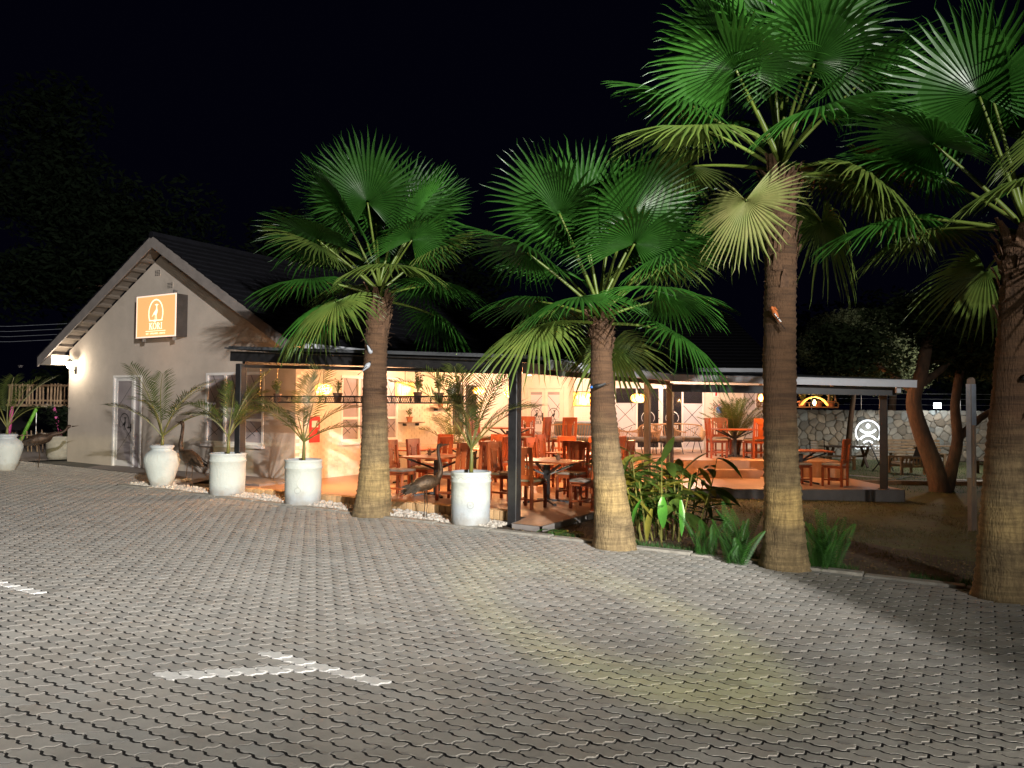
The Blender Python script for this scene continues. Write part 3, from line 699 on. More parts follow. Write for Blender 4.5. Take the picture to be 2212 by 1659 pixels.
# ------------------------------------------------------------------ verandah
ver = thing('verandah', 'open verandah with dark posts and tiled floor beside the gabled house', 'verandah', (0, 0, 0))
def xy(v): return (v.x, v.y)
e1, e2, e3 = xy(cw(4.1, 16.75)), xy(cw(8.4, 16.9)), xy(cw(8.4, 25.0))
main = [(-7.17, .2), (.05, .2), (.05, 5.6), e1, e2, e3, (-5.05, 12.5), (-7.17, 12.5)]
mb = MB(); n = len(main); mb.add([(x, y, FZ) for x, y in main], [tuple(range(n))])
mb.add([(.05, .2, FZ), (.10, -.3, .072), (.57, -.3, .068), (.57, 5.3, .075), (.05, 5.6, FZ)], [(0, 1, 2), (0, 2, 3, 4)])
mb.build('floor', 'floor_tile', ver)
mb = MB(); edge = [(.05, .2, FZ), (.10, -.3, .072), (.57, -.3, .068), (.57, 5.3, .075), (.05, 5.6, FZ), (*e1, FZ), (*e2, FZ), (*e3, FZ)]
for a, b in zip(edge, edge[1:]):
    d = (Vector(b) - Vector(a)).normalized(); nx, ny = d.y * .03, -d.x * .03
    a2, b2 = (a[0] + nx, a[1] + ny), (b[0] + nx, b[1] + ny)
    mb.add([(a[0], a[1], a[2] - .003), (b[0], b[1], b[2] - .003), (*b2, b[2] - .003), (*a2, a[2] - .003), (*a2, -.5), (*b2, -.5)], [(0, 1, 2, 3), (3, 2, 5, 4)])
mb.build('slab_edge', 'slab', ver)
# brick edging: soldier bricks over a stretcher course
sb = MB(); sb.box((0, 0, 0), (.104, .215, .145), None, 0, .006); sbm = sb.mesh('soldier_brick', 'face_brick')
for k in range(53):
    link('soldier_brick', sbm, ver, (-6.09 + k * .114, .105 + rnd.uniform(-.003, .003), .125 + rnd.uniform(-.002, .002)))
stb = MB(); stb.box((0, 0, 0), (.218, .10, .07), None, 0, .006); stm = stb.mesh('stretcher_brick', 'face_brick')
for k in range(26):
    for r_ in (0, 1): link('stretcher_brick', stm, ver, (-6.05 + k * .229 + (.114 if r_ else 0), .06 + rnd.uniform(-.003, .003), .012 - r_ * .08))
mb = MB(); mb.b6(-6.16, -.09, .018, .205, -.2, .188); mb.build('edging_mortar', 'mortar', ver)
mb = MB(); mb.b6(-7.6, -6.17, .0, GY - .005, -.1, .095); mb.build('side_step', 'floor_tile', ver)
# floor tile joints near the edge are too fine to see; posts
def post(x, y, z0, z1, w_=.15, m='black_steel'):
    t = MB(); t.box((0, 0, (z0 + z1) / 2), (w_, w_, z1 - z0), None, 0, .006); p = t.build('post', m, ver, loc=(x, y, 0))
    t = MB(); t.box((0, 0, z0 + .006), (w_ + .06, w_ + .06, .012)); t.build('post_foot', m, p); return p
post(0, -.1, -.04, 2.36); post(-6.2, -.06, .05, 2.6); post(.16, 2.5, .06, 2.36, .14); post(.16, 6.35, FZ, 2.36, .13, 'brown_steel')
pp = cw(3.1, 18); post(pp.x, pp.y, FZ, 2.5, .125, 'brown_steel'); pp = cw(8.05, 17.05); post(pp.x, pp.y, FZ, 2.3, .15, 'brown_steel')
# beams
mb = MB(); mb.bar((-6.42, -.1, 2.75), (.10, -.1, 2.43), .09, .19); mb.build('front_beam', 'black_steel', ver)
mb = MB(); mb.bar((-6.3, -.02, 2.56), (.02, -.02, 2.335), .05, .06); mb.build('front_rail', 'brown_steel', ver)
mb = MB(); mb.bar((.12, .0, 2.40), (.12, 6.35, 2.40), .09, .16); mb.build('side_beam', 'dark_wood', ver)
gE = cw(8.35, 16.25)
mb = MB(); mb.bar((.25, 6.2, 2.25), xy(cw(8.1, 16.6)) + (2.19,), .09, .17); mb.build('wing_beam', 'black_steel', ver)
mb = MB(); mb.bar((-6.2, 0, 2.66), (-6.2, GY, 2.66), .08, .16); mb.build('return_beam', 'black_steel', ver)
mb = MB(); mb.bar((.32, .45, 2.455), (.32, 6.02, 2.455), .11, .13); mb.bar((.32, .45, 2.53), (.32, 6.02, 2.53), .14, .02)
mb.build('side_gutter', 'gutter', ver)
mb = MB(); mb.bar((.33, 6.02, 2.455), (gE.x, gE.y, 2.335), .11, .13); mb.bar((.33, 6.02, 2.53), (gE.x, gE.y, 2.41), .14, .02)
mb.build('wing_gutter', 'gutter', ver)
mb = MB(); mb.b6(.22, .30, .9, .98, 2.3, 2.40); q = cw(8.05, 16.4); mb.box((q.x, q.y, 2.22), (.09, .07, .12), R(31)); mb.build('downpipe', 'gutter', ver)
# lean-to roof and its lining
a_, b_, c_, d_, e_, f_, g_ = (-6.5, -.22, 2.92), (.30, -.22, 2.56), (.30, 6.05, 2.56), tuple(cw(8.3, 16.35, 2.44)), tuple(cw(8.3, 25, 2.95)), tuple(cw(2, 25, 3.0)), (-7.02, 12.45, 3.0)
P = [a_, b_, c_, d_, e_, f_, g_]; T = [(0, 1, 2), (0, 2, 6), (2, 3, 4), (2, 4, 5), (2, 5, 6)]
mb = MB(); mb.add(P, T); mb.add([(p[0], p[1], p[2] - .03) for p in P], [t[::-1] for t in T])
for i, j in ((0, 1), (1, 2), (2, 3), (3, 4)): mb.add([P[i], P[j], (P[j][0], P[j][1], P[j][2] - .03), (P[i][0], P[i][1], P[i][2] - .03)], [(0, 1, 2, 3)])
lr = mb.build('lean_to_roof', 'roof_sheet', ver)
def tri_z(x, y):
    for t in T:
        A, B, C_ = [Vector(P[i]) for i in t]; dn = (B.y - C_.y) * (A.x - C_.x) + (C_.x - B.x) * (A.y - C_.y)
        l1 = ((B.y - C_.y) * (x - C_.x) + (C_.x - B.x) * (y - C_.y)) / dn; l2 = ((C_.y - A.y) * (x - C_.x) + (A.x - C_.x) * (y - C_.y)) / dn
        if l1 >= -.02 and l2 >= -.02 and l1 + l2 <= 1.02: return l1 * A.z + l2 * B.z + (1 - l1 - l2) * C_.z
    return 2.7
for k in range(40):                        # roof ribs along the fall
    y = -.15 + k * .25
    if y > 6: break
    t = MB(); t.bar((-6.45, y, tri_z(-6.45, y) + .012), (.28, y, tri_z(.28, y) + .012), .03, .03); t.build('roof_rib', 'roof_sheet', lr)
mb = MB(); CP = [(p[0] + (.02 if i in (1, 2) else 0) * -8, p[1], p[2] - .075) for i, p in enumerate(P)]; mb.add(CP, [t[::-1] for t in T]); mb.build('ceiling_lining', 'ceiling', ver)
for k in range(4):
    x = -5.6 + k * 1.7; t = MB(); t.bar((x, .0, tri_z(x, 0) - .105), (x, 5.9, tri_z(x, 5.9) - .105), .05, .05); t.build('purlin', 'ceiling', ver)
# raised platform, low wall, steps
pf1, pf2, pf3 = xy(cw(2.9, 20.0)), xy(cw(8.35, 19.7)), xy(cw(8.35, 25))
plat = [(-7.17, 5.85), (-3.6, 5.85), pf1, pf2, pf3, (-5.05, 12.5), (-7.17, 12.5)]
mb = MB(); mb.prism(plat, FZ - .02, .5); mb.build('platform', 'floor_tile', ver)
mb = MB(); mb.b6(-7.16, -3.6, 5.70, 5.84, FZ, .86); lw = mb.build('low_wall', 'white_brick', ver)
for r_ in range(9):
    for c2 in range(16):
        x = -7.05 + c2 * .226 + (.113 if r_ % 2 else 0)
        if x > -3.7: continue
        t = MB(); t.b6(-.108, .108, -.004, .004, -.034, .034); t.build('brick', 'white_brick', lw, loc=(x, 5.698, .15 + r_ * .0775))
mb = MB(); mb.prism([xy(cw(4.6, 19.35)), xy(cw(6.1, 19.35)), xy(cw(6.1, 19.71)), xy(cw(4.6, 19.79))], FZ, .3); mb.build('step', 'floor_tile', ver)
mb = MB(); mb.prism([(-3.3, 5.6), (-1.3, 8.1), (-1.62, 8.27), (-3.57, 5.85)], FZ, .3); mb.build('step', 'floor_tile', ver)

# ------------------------------------------------------------------ restaurant wing
wo = cw(0, 25)
wing = thing('restaurant_wing', 'white restaurant wing with glazed doors behind the verandah', 'building', (wo.x, wo.y, 0), R(31))
mb = MB(); wall_with_holes(mb, 1.98, 8.75, .3, 3.0, [(3.25, 6.1, .3, 2.5), (7.3, 8.7, .6, 2.47)], 0, .2); mb.build('front_wall', 'white_brick', wing)
qb = MB(); qb.box((0, 0, 0), (.19, .012, .068), None, 0, .003); qme = qb.mesh('quoin_brick', 'white_brick')
for r_ in range(25):
    for c2 in range(5):
        x = 2.12 + c2 * .21 + (.105 if r_ % 2 else 0)
        if x < 3.15: link('quoin_brick', qme, wing, (x, -.004, .56 + r_ * .0775))
mb = MB(); mb.b6(8.55, 8.75, .2, 6, .3, 3.0); mb.build('end_wall', 'white_brick', wing)
mb = MB(); mb.b6(-3, 8.5, 5.2, 5.3, .3, 3.0); mb.build('inner_wall', 'plaster', wing)
mb = MB(); mb.add([(2, .2, .49), (8.5, .2, .49), (8.5, 5.2, .49), (2, 5.2, .49)], [(0, 1, 2, 3)]); mb.build('inner_floor', 'slab', wing)
# glazed front
fr = MB()
for a in (3.25, 3.94, 4.66, 4.74, 5.39, 6.05): fr.b6(a, a + .055 if a not in (4.66,) else a + .075, -.03, .06, .5, 2.5)
fr.b6(3.305, 6.05, -.028, .058, 2.43, 2.5); 
for a, b in ((3.305, 3.94), (5.445, 6.05), (3.995, 4.66), (4.795, 5.39)): fr.b6(a, b, -.026, .056, .5, .56)
gf = fr.build('glazing_frame', 'white_frame', wing)
for a, b in ((3.305, 3.94), (5.445, 6.05)):
    t = MB(); t.b6(a, b, .01, .02, .56, 1.96); t.build('frosted_pane', 'frosted', gf)
    t = MB(); t.b6(a, b, .01, .02, 1.965, 2.43); t.build('clear_pane', 'pane', gf)
    t = MB(); Mx = face_mat((a, .008, 0)); w_ = b - a
    for (p, q) in (((0, 1.9), (w_, 1.25)), ((w_, 1.93), (0, 1.3)), ((0, 1.05), (w_, 1.3)), ((.1, .6), (w_ * .8, 1.2)), ((w_, .85), (.1, 1.2))):
        A, B = Vector(p), Vector(q); d = (B - A).normalized(); nn = Vector((-d.y, d.x)) * .008
        t.prism([tuple(A + nn), tuple(B + nn), tuple(B - nn), tuple(A - nn)], -.001, .001, Mx)
    t.build('pane_lines', 'black', gf)
def korilogo(parent, Mx, mt, cx, cz, s=1.0, nm='glass_emblem'):
    t = MB(); po, pi = ring(cx, cz, .21 * s, .21 * s, .022 * s, -35, 215, 28, .55); strip_faces(t, po, pi, -.001, .001, Mx)
    bird(t, cx - .01, cz - .17 * s, .33 * s, Mx, -.001, .0014)
    t.prism([(cx - .14 * s, cz - .19 * s), (cx + .14 * s, cz - .19 * s), (cx + .14 * s, cz - .18 * s), (cx - .14 * s, cz - .18 * s)], -.001, .001, Mx)
    d = MB(); wd = serif_word(d, 0, 0, .115 * s, Matrix.Identity(4), 0, .001); serif_word(t, cx - wd / 2, cz - .345 * s, .115 * s, Mx, -.001, .001)
    t.build(nm, mt, parent)
for a, b in ((3.995, 4.66), (4.795, 5.39)):
    t = MB(); t.b6(a, b, .01, .02, .56, 2.43); dp = t.build('glass_door_pane', 'pane', gf)
    korilogo(gf, face_mat((0, .008, 0)), 'white', (a + b) / 2, 1.5, 1.0)
t = MB(); t.b6(4.62, 4.64, -.09, -.06, 1.45, 1.75); t.b6(4.84, 4.86, -.09, -.06, 1.45, 1.75)
for x in (4.63, 4.85):
    for z in (1.47, 1.73): t.b6(x - .008, x + .05 if x < 4.7 else x + .008, -.06, -.03, z - .012, z + .012)
t.build('door_handle', 'black', gf)
window(wing, Matrix.Identity(4), 7.3, 8.7, .6, 2.47, [7.77, 8.24], {0: 1.73, 1: 1.73, 2: 1.73}, film='frosted')
# main roof of the wing
mb = MB(); mb.add([(-6, -.75, 3.02), (8.3, -.75, 3.02), (8.3, 5.5, 5.5), (-6, 5.5, 5.5)], [(0, 1, 2, 3)]); mb.add([(-6, -.75, 2.98), (8.3, -.75, 2.98), (8.3, 6, 2.98), (-6, 6, 2.98)], [(3, 2, 1, 0)]); mb.add([(8.3, -.75, 2.985), (8.3, 6, 2.985), (8.3, 5.5, 5.5)], [(0, 1, 2)])
rf = mb.build('roof', 'roof_tile', wing)
for k in range(20):
    y0_, y1_ = -.8 + k * .32, -.8 + (k + 1) * .32 + .03; z0_ = 3.02 + (y0_ + .75) * .397; z1_ = 3.02 + (y1_ + .75) * .397
    t = MB(); t.add([(-6, y0_, z0_ + .06), (8.34, y0_, z0_ + .06), (8.34, y1_, z1_ + .02), (-6, y1_, z1_ + .02), (-6, y0_, z0_ + .02), (8.34, y0_, z0_ + .02)], [(0, 1, 2, 3), (4, 5, 1, 0)]); t.build('tile_course', 'roof_tile', rf)
mb = MB(); mb.b6(-1.5, 8.35, -.93, -.81, 2.93, 3.05); mb.build('eave_gutter', 'gutter', wing)
# double door wall at the end of the verandah
mb = MB(); wall_with_holes(mb, -7.17, -4.98, .4, 3.0, [(-7.06, -5.64, .4, 2.49)], 12.5, 12.7); dw = thing('door_wall', 'cream end wall of the verandah with frosted double doors', 'wall', (0, 0, 0)); mb.build('wall', 'white_brick', dw)
fr = MB()
for a in ((-7.06, -7.0, .5, 2.49), (-5.70, -5.64, .5, 2.49), (-7.0, -5.70, 2.42, 2.49)): fr.b6(a[0], a[1], 12.47, 12.6, a[2], a[3])
fr.build('door_frame', 'white_brick', dw)
for a, b, lg in ((-6.995, -6.36, 1), (-6.35, -5.705, 1)):
    t = MB()
    for q in ((a, a + .1, .51, 2.41), (b - .1, b, .51, 2.41), (a + .1, b - .1, 2.31, 2.41), (a + .1, b - .1, .51, .66)): t.b6(q[0], q[1], 12.5, 12.55, q[2], q[3])
    lf = t.build('door_leaf', 'white_brick', dw)
    t = MB(); t.b6(a + .1, b - .1, 12.52, 12.53, 1.0, 2.22); t.build('frosted_pane', 'frosted', lf)
    t = MB(); t.b6(a + .1, b - .1, 12.52, 12.53, .66, .998); t.b6(a + .1, b - .1, 12.52, 12.53, 2.222, 2.31); t.build('clear_pane', 'window_film', lf)
    korilogo(lf, face_mat((0, 12.518, 0)), 'black', (a + b) / 2, 1.58, .98)
    t = MB(); Mx = face_mat((a + .1, 12.519, 0)); w_ = b - a - .2; fl = lambda u: u if a > -6.4 else w_ - u
    for (p, q) in (((0, 2.2), (w_, 1.75)), ((0, 1.9), (w_, 1.1)), ((0, 1.25), (w_, 1.95)), ((0, .8), (w_, 1.1))):
        A, B = Vector((fl(p[0]), p[1])), Vector((fl(q[0]), q[1])); d = (B - A).normalized(); nn = Vector((-d.y, d.x)) * .007
        t.prism([tuple(A + nn), tuple(B + nn), tuple(B - nn), tuple(A - nn)], -.001, .0008, Mx)
    t.build('pane_lines', 'black', lf)
t = MB(); t.b6(-6.43, -6.40, 12.455, 12.499, 1.35, 1.62); t.b6(-6.56, -6.40, 12.43, 12.454, 1.50, 1.525); t.build('handle', 'black', dw)

# ------------------------------------------------------------------ furniture
def make_chair():
    t = thing('dining_chair', 'x', 'chair', (0, 0, 0), 0, 'red wooden dining chairs')
    # faces +y; back at -y
    for sx in (-1, 1):
        b = MB(); b.box((sx * .20, -.205, .235), (.048, .052, .47), None, 0, .004); b.bar((sx * .20, -.205, .45), (sx * .20, -.255, 1.04), .048, .048, up=(0, 1, 0)); b.build('leg', 'wood_red', t)
        b = MB(); b.box((sx * .20, .20, .215), (.048, .048, .43), None, 0, .004); b.build('leg', 'wood_red', t)
        b = MB(); b.b6(sx * .20 - .012, sx * .20 + .012, -.18, .178, .13, .165); b.build('stretcher', 'wood_red', t)
    b = MB(); b.b6(-.188, .188, -.012, .012, .133, .162); b.build('stretcher', 'wood_red', t)
    rk = Matrix.Translation((0, -.255, 1.04)) @ Matrix.Rotation(R(90) + math.atan(.05 / .59), 4, 'X')
    b = MB(); b.prism([(-.225, .012), (.225, .012), (.225, -.085), (.12, -.10), (.085, -.15), (-.085, -.15), (-.12, -.10), (-.225, -.085)], -.015, .02, rk); b.build('top_rail', 'wood_red', t)
    b = MB(); b.prism([(-.085, -.151), (.085, -.151), (.07, -.46), (-.07, -.46)], -.006, .010, rk); b.build('splat', 'wood_red', t)
    for sx in (-1, 1):
        b = MB(); b.prism([(sx * .125 - .012, -.09), (sx * .125 + .012, -.09), (sx * .125 + .012, -.46), (sx * .125 - .012, -.46)], -.004, .008, rk); b.build('slat', 'wood_red', t)
    b = MB(); b.prism([(-.178, -.46), (.178, -.46), (.178, -.53), (-.178, -.53)], -.012, .012, rk); b.build('lower_rail', 'wood_red', t)
    b = MB(); b.b6(-.176, .176, -.2, .215, .40, .445); b.b6(-.225, .225, -.178, .225, .446, .465, 0, .004); b.build('seat', 'wood_red', t)
    b = MB(); b.box((0, .03, .485), (.43, .40, .045), None, 0, .014); b.build('cushion', 'cushion', t)
    return t
proto_chair = [None]
def chair(x, y, z, face, label):
    face += rnd.uniform(-.13, .13)
    if proto_chair[0] is None:
        c = make_chair(); proto_chair[0] = c; c.location = (x, y, z); c.rotation_euler = (0, 0, face); c['label'] = label; return c
    return copy_tree(proto_chair[0], (x, y, z), face, label)
def table(x, y, z, L, Wd, label, rz=0):
    t = thing('dining_table', label, 'table', (x, y, z), rz, 'red wooden dining tables')
    n = 6
    for k in range(n):
        b = MB(); y0 = -Wd / 2 + k * Wd / n; b.b6(-L / 2, L / 2, y0 + .002, y0 + Wd / n - .002, .735, .765, 0, .003); b.build('table_board', 'wood_top', t)
    b = MB(); b.box((0, 0, .35), (.09, .09, .66)); b.build('pedestal', 'black_steel', t)
    for sx, sy in ((1, 1), (1, -1), (-1, 1), (-1, -1)):
        b = MB(); b.bar((sx * .04, sy * .04, .52), (sx * L * .38, sy * Wd * .38, .715), .035, .035); b.build('brace', 'black_steel', t)
        b = MB(); b.bar((sx * .04, sy * .04, .06), (sx * .32, sy * .28, .02), .05, .035); b.build('foot', 'black_steel', t)
    b = MB(); b.b6(-L * .42, L * .42, -.02, .02, .716, .734); b.build('top_bearer', 'black_steel', t)
    return t
def little_pot(x, y, z, label):
    t = thing('table_plant', label, 'plant', (x, y, z), rnd.uniform(0, 6), 'small plants on the tables')
    b = MB(); b.lathe([(.03, 0), (.042, .085), (.044, .09), (.036, .09)], 12); b.build('pot', 'pot_brown', t)
    b = MB()
    for k in range(9):
        a = k * .7; b.tube([(0, 0, .085), (.02 * math.cos(a), .02 * math.sin(a), .12), (.05 * math.cos(a), .05 * math.sin(a), .13 + .02 * (k % 3))], [.003, .003, .001], 4)
    b.build('leaves', 'small_leaf', t)
PI = math.pi
F_ = {'+y': 0, '-y': PI, '+x': -PI / 2, '-x': PI / 2}
# table by the corner post
table(-.55, 1.95, FZ, 1.15, .85, 'red wooden table nearest the dark corner post'); little_pot(-.35, 2.0, FZ + .765, 'small plant on the table by the corner post')
chair(-.50, 1.22, .085, F_['+y'], 'red wooden chair right behind the corner post, its back to the paving')
chair(.30, 1.80, .075, F_['-x'], 'red chair nearest the second palm, seen edge-on at the corner table')
chair(-.45, 2.75, FZ, F_['-y'], 'red chair on the far side of the corner table, facing the paving')
chair(-1.42, 1.95, FZ, F_['+x'], 'red chair on the left end of the corner table, half hidden by the post')
# second row behind it
table(-1.1, 4.35, FZ, 1.15, .85, 'red wooden table behind the corner table'); little_pot(-.75, 4.3, FZ + .765, 'small plant on the table behind the corner table')
chair(-.75, 3.62, FZ, F_['+y'], 'red chair in the second row, its back towards the corner table')
chair(-.22, 4.4, FZ, F_['-x'], 'red chair on the right end of the second row table')
chair(-1.15, 5.12, FZ, F_['-y'], 'red chair on the far side of the second row table')
chair(-2.0, 4.35, FZ, F_['+x'], 'red chair on the left end of the second row table')
table(-2.0, 6.3, FZ, 1.0, .8, 'red wooden table furthest back on the lower floor, near the steps')
chair(-1.25, 6.35, FZ, F_['-x'], 'red chair at the table near the steps, right end')
chair(-2.75, 6.15, FZ, F_['+x'], 'red chair at the table near the steps, left end')
chair(-1.95, 5.72, FZ, F_['+y'], 'red chair at the table near the steps, back to the paving')
# table right of the first palm
table(-2.82, 1.75, FZ, .85, 1.25, 'red wooden table just right of the first palm trunk'); little_pot(-3.0, 1.75, FZ + .765, 'small plant on the table beside the first palm trunk')
chair(-3.45, 1.42, FZ, F_['+x'], 'red chair half hidden by the first palm trunk, facing right')
chair(-2.20, 1.38, FZ, F_['-x'], 'red chair behind the long-necked bird sculpture, facing left')
chair(-2.18, 2.12, FZ, F_['-x'], 'red chair facing left, second from the front beside the first palm table')
chair(-3.45, 2.15, FZ, F_['+x'], 'red chair facing right, second from the front beside the first palm trunk')
# table by the side window
table(-4.75, 3.45, FZ, .85, 1.1, 'red wooden table below the white side window')
chair(-4.7, 4.35, FZ, F_['-y'], 'red chair against the side wall, right of the white window')
chair(-4.05, 3.4, FZ, F_['-x'], 'red chair at the window table, right side')
chair(-5.45, 3.4, FZ, F_['+x'], 'red chair at the window table, left side below the window')
# table before the low wall
table(-3.85, 4.55, FZ, .85, 1.0, 'red wooden table in front of the low brick wall')
chair(-3.15, 4.5, FZ, F_['-x'], 'red chair right of the table before the low brick wall')
chair(-3.8, 5.3, FZ, F_['-y'], 'red chair with its back to the low brick wall')
# raised platform, left
table(-4.6, 7.3, .5, 1.15, .85, 'red wooden table on the raised platform behind the low wall'); little_pot(-4.1, 7.3, 1.265, 'small plant on the platform table behind the low wall')
chair(-5.45, 7.3, .5, F_['+x'], 'red chair on the platform, left end of the table behind the low wall')
chair(-3.75, 7.4, .5, F_['-x'], 'red chair on the platform, right end of the table behind the low wall')
chair(-4.6, 8.05, .5, F_['-y'], 'red chair on the platform, far side of the table behind the low wall')
chair(-3.2, 7.75, .5, R(60), 'tall red chair on the platform just right of the corner post')
# raised platform, right
q = cw(6.0, 21.2); table(q.x, q.y, .5, 1.1, .85, 'red wooden table on the platform before the blue extinguisher', R(31))
for dx, dy, fa, lb in ((-.55, -.28, -PI / 2, 'red chair left of the table below the blue extinguisher'), (.42, -.40, .35, 'red chair nearest the deck at the table below the extinguisher, back turned'), (.62, .1, PI / 2, 'red chair right of the table below the extinguisher'), (-.15, .75, PI, 'red chair behind the table below the extinguisher')):
    q2 = cw(6.0 + dx, 21.2 + dy); chair(q2.x, q2.y, .5, R(31) + fa, lb)
# wing deck
q = cw(6.65, 18.15); table(q.x, q.y, FZ, 1.25, .85, 'red wooden table at the open end of the deck before the stone wall', R(31))
q2 = cw(7.22, 17.6); chair(q2.x, q2.y, FZ, R(31) + R(55), 'red chair at the open end of the deck, right of the third palm')
q2 = cw(6.45, 17.75); chair(q2.x, q2.y, FZ, R(31) - R(80), 'red chair half hidden behind the third palm trunk on the deck')
little_pot(q.x - .1, q.y, FZ + .765, 'small plant on the deck table before the stone wall')

# rattan lounge seats
def rattan_seat(x, y, z, rz, wd, label, cat, cush='grey_cushion'):
    t = thing('rattan_' + cat, label, cat, (x, y, z), rz, 'rattan lounge seats')
    b = MB(); hw = wd / 2
    pts = [(-hw, .3, .62), (-hw * 1.02, -.2, .66), (-hw * .9, -.38, .8), (0, -.42, .84), (hw * .9, -.38, .8), (hw * 1.02, -.2, .66), (hw, .3, .62)]
    top = catmull(pts, 5); b.tube(top, .02, 6); b.build('rim', 'rattan', t)
    bot = [Vector((p.x * .86, p.y * .8 + .03, .36)) for p in top]
    b = MB(); N_ = 34 if wd < 1 else 60
    for k in range(N_ + 1):
        f = k / N_ * (len(top) - 1); i = min(int(f), len(top) - 2); u = f - i
        b.bar(top[i].lerp(top[i + 1], u), bot[i].lerp(bot[i + 1], u), .012, .006)
    b.build('cords', 'rattan', t)
    b = MB(); b.tube(bot, .012, 6); b.b6(-hw * .84, hw * .84, -.28, .26, .33, .36)
    for sx in (-1, 1): b.tube([(sx * hw * .7, .24, .35), (sx * hw * .8, .3, 0)], .012, 6); b.tube([(sx * hw * .7, -.2, .35), (sx * hw * .62, -.3, 0)], .012, 6)
    b.build('frame', 'black_steel', t)
    b = MB(); b.box((0, 0, .42), (wd * .8, .52, .12), None, 0, .03); b.build('seat_cushion', cush, t)
    return t
for X, Y, rz, wd, lb, ct, cu in ((3.72, 22.3, R(31) + 2.3, .8, 'rattan armchair before the glazed front, right of the second palm', 'armchair', 'grey_cushion'), (4.45, 22.6, R(31) + 3.5, .9, 'rattan armchair with a dark seat before the glass doors', 'armchair', 'grey_cushion'), (4.95, 23.3, R(31) + 3.14, 1.5, 'wide rattan sofa in front of the glass doors', 'sofa', 'grey_cushion'), (3.15, 22.6, R(31) - 1.2, .75, 'rattan armchair seen sideways beside the second palm trunk', 'armchair', 'grey_cushion'), (1.75, 22.4, R(31), 1.6, 'long rattan sofa with its back to the paving below the white brickwork', 'sofa', 'blue_cushion')):
    q = cw(X, Y); rattan_seat(q.x, q.y, .5, rz, wd, lb, ct, cu)
for X, Y, c_, lb in ((1.5, 22.7, 'grey_cushion', 'grey cushion on the back of the long rattan sofa'), (2.15, 22.75, 'blue_cushion', 'blue cushion on the back of the long rattan sofa')):
    q = cw(X, Y); b = MB(); b.box((0, 0, .2), (.55, .14, .42), Matrix.Rotation(R(31), 3, 'Z') @ Matrix.Rotation(R(-12), 3, 'X'), 0, .05); tag(b.build('cushion', c_, loc=(q.x, q.y, 1.0)), lb, 'cushion')

# extinguisher, its sign
q = cw(6.55, 24.86)
ex = thing('fire_extinguisher', 'blue fire extinguisher with a white label on the white wall', 'extinguisher', (q.x, q.y, 1.40), R(31))
b = MB(); b.lathe([(.075, 0), (.085, .02), (.085, .40), (.06, .46), (.03, .48)], 18, capt=True); b.build('cylinder', 'blue_paint', ex, True)
b = MB(); b.lathe([(.0865, .10), (.0865, .27)], 18, capb=False); b.build('label_band', 'white', ex)
b = MB()
for k, (z, h_) in enumerate(((.235, .018), (.20, .025), (.165, .02), (.13, .022))):
    for j in range(7): b.box((.0875 * math.cos(R(-125 + j * 12)), .0875 * math.sin(R(-125 + j * 12)), z), (.002, .012, h_), R(-125 + j * 12))
b.build('label_print', 'red_paint', ex)
b = MB(); b.tube([(0, 0, .48), (0, 0, .53)], .018, 8); b.bar((0, 0, .53), (.12, -.02, .56), .02, .015); b.build('valve', 'red_paint', ex)
b = MB(); b.tube(catmull([(0, 0, .50), (-.14, -.02, .46), (-.17, -.02, .25), (-.11, -.02, .03)]), .011, 6); b.build('hose', 'red_paint', ex)
q = cw(6.48, 24.98); sg = thing('fire_notice', 'small white fire extinguisher notice high on the white wall', 'sign', (q.x, q.y, 2.28), R(31))
b = MB(); b.b6(-.09, .09, -.006, 0, -.1, .1); b.build('plate', 'white', sg); b = MB(); Mx = face_mat((0, -.0075, 0)); b.prism([(-.025, -.07), (.03, -.07), (.03, .03), (.012, .055), (.012, .08), (-.01, .08), (-.01, .055), (-.025, .03)], -.001, .001, Mx); b.build('symbol', 'red_paint', sg)
b = MB(); b.b6(-.002, .02, -.16, .16, -.3, .3); rb = b.build('fire_hose_cabinet', 'red_paint', None, loc=(GX1 + .012, 2.86, 1.25)); tag(rb, 'red fire equipment box on the side wall behind the third pot', 'fire box')
t = MB(); t.b6(.0205, .0225, -.1, .1, .05, .2); t.build('notice', 'white', rb)
t = MB(); t.b6(.02, .05, .09, .12, -.08, 0); t.build('handle', 'steel', rb)

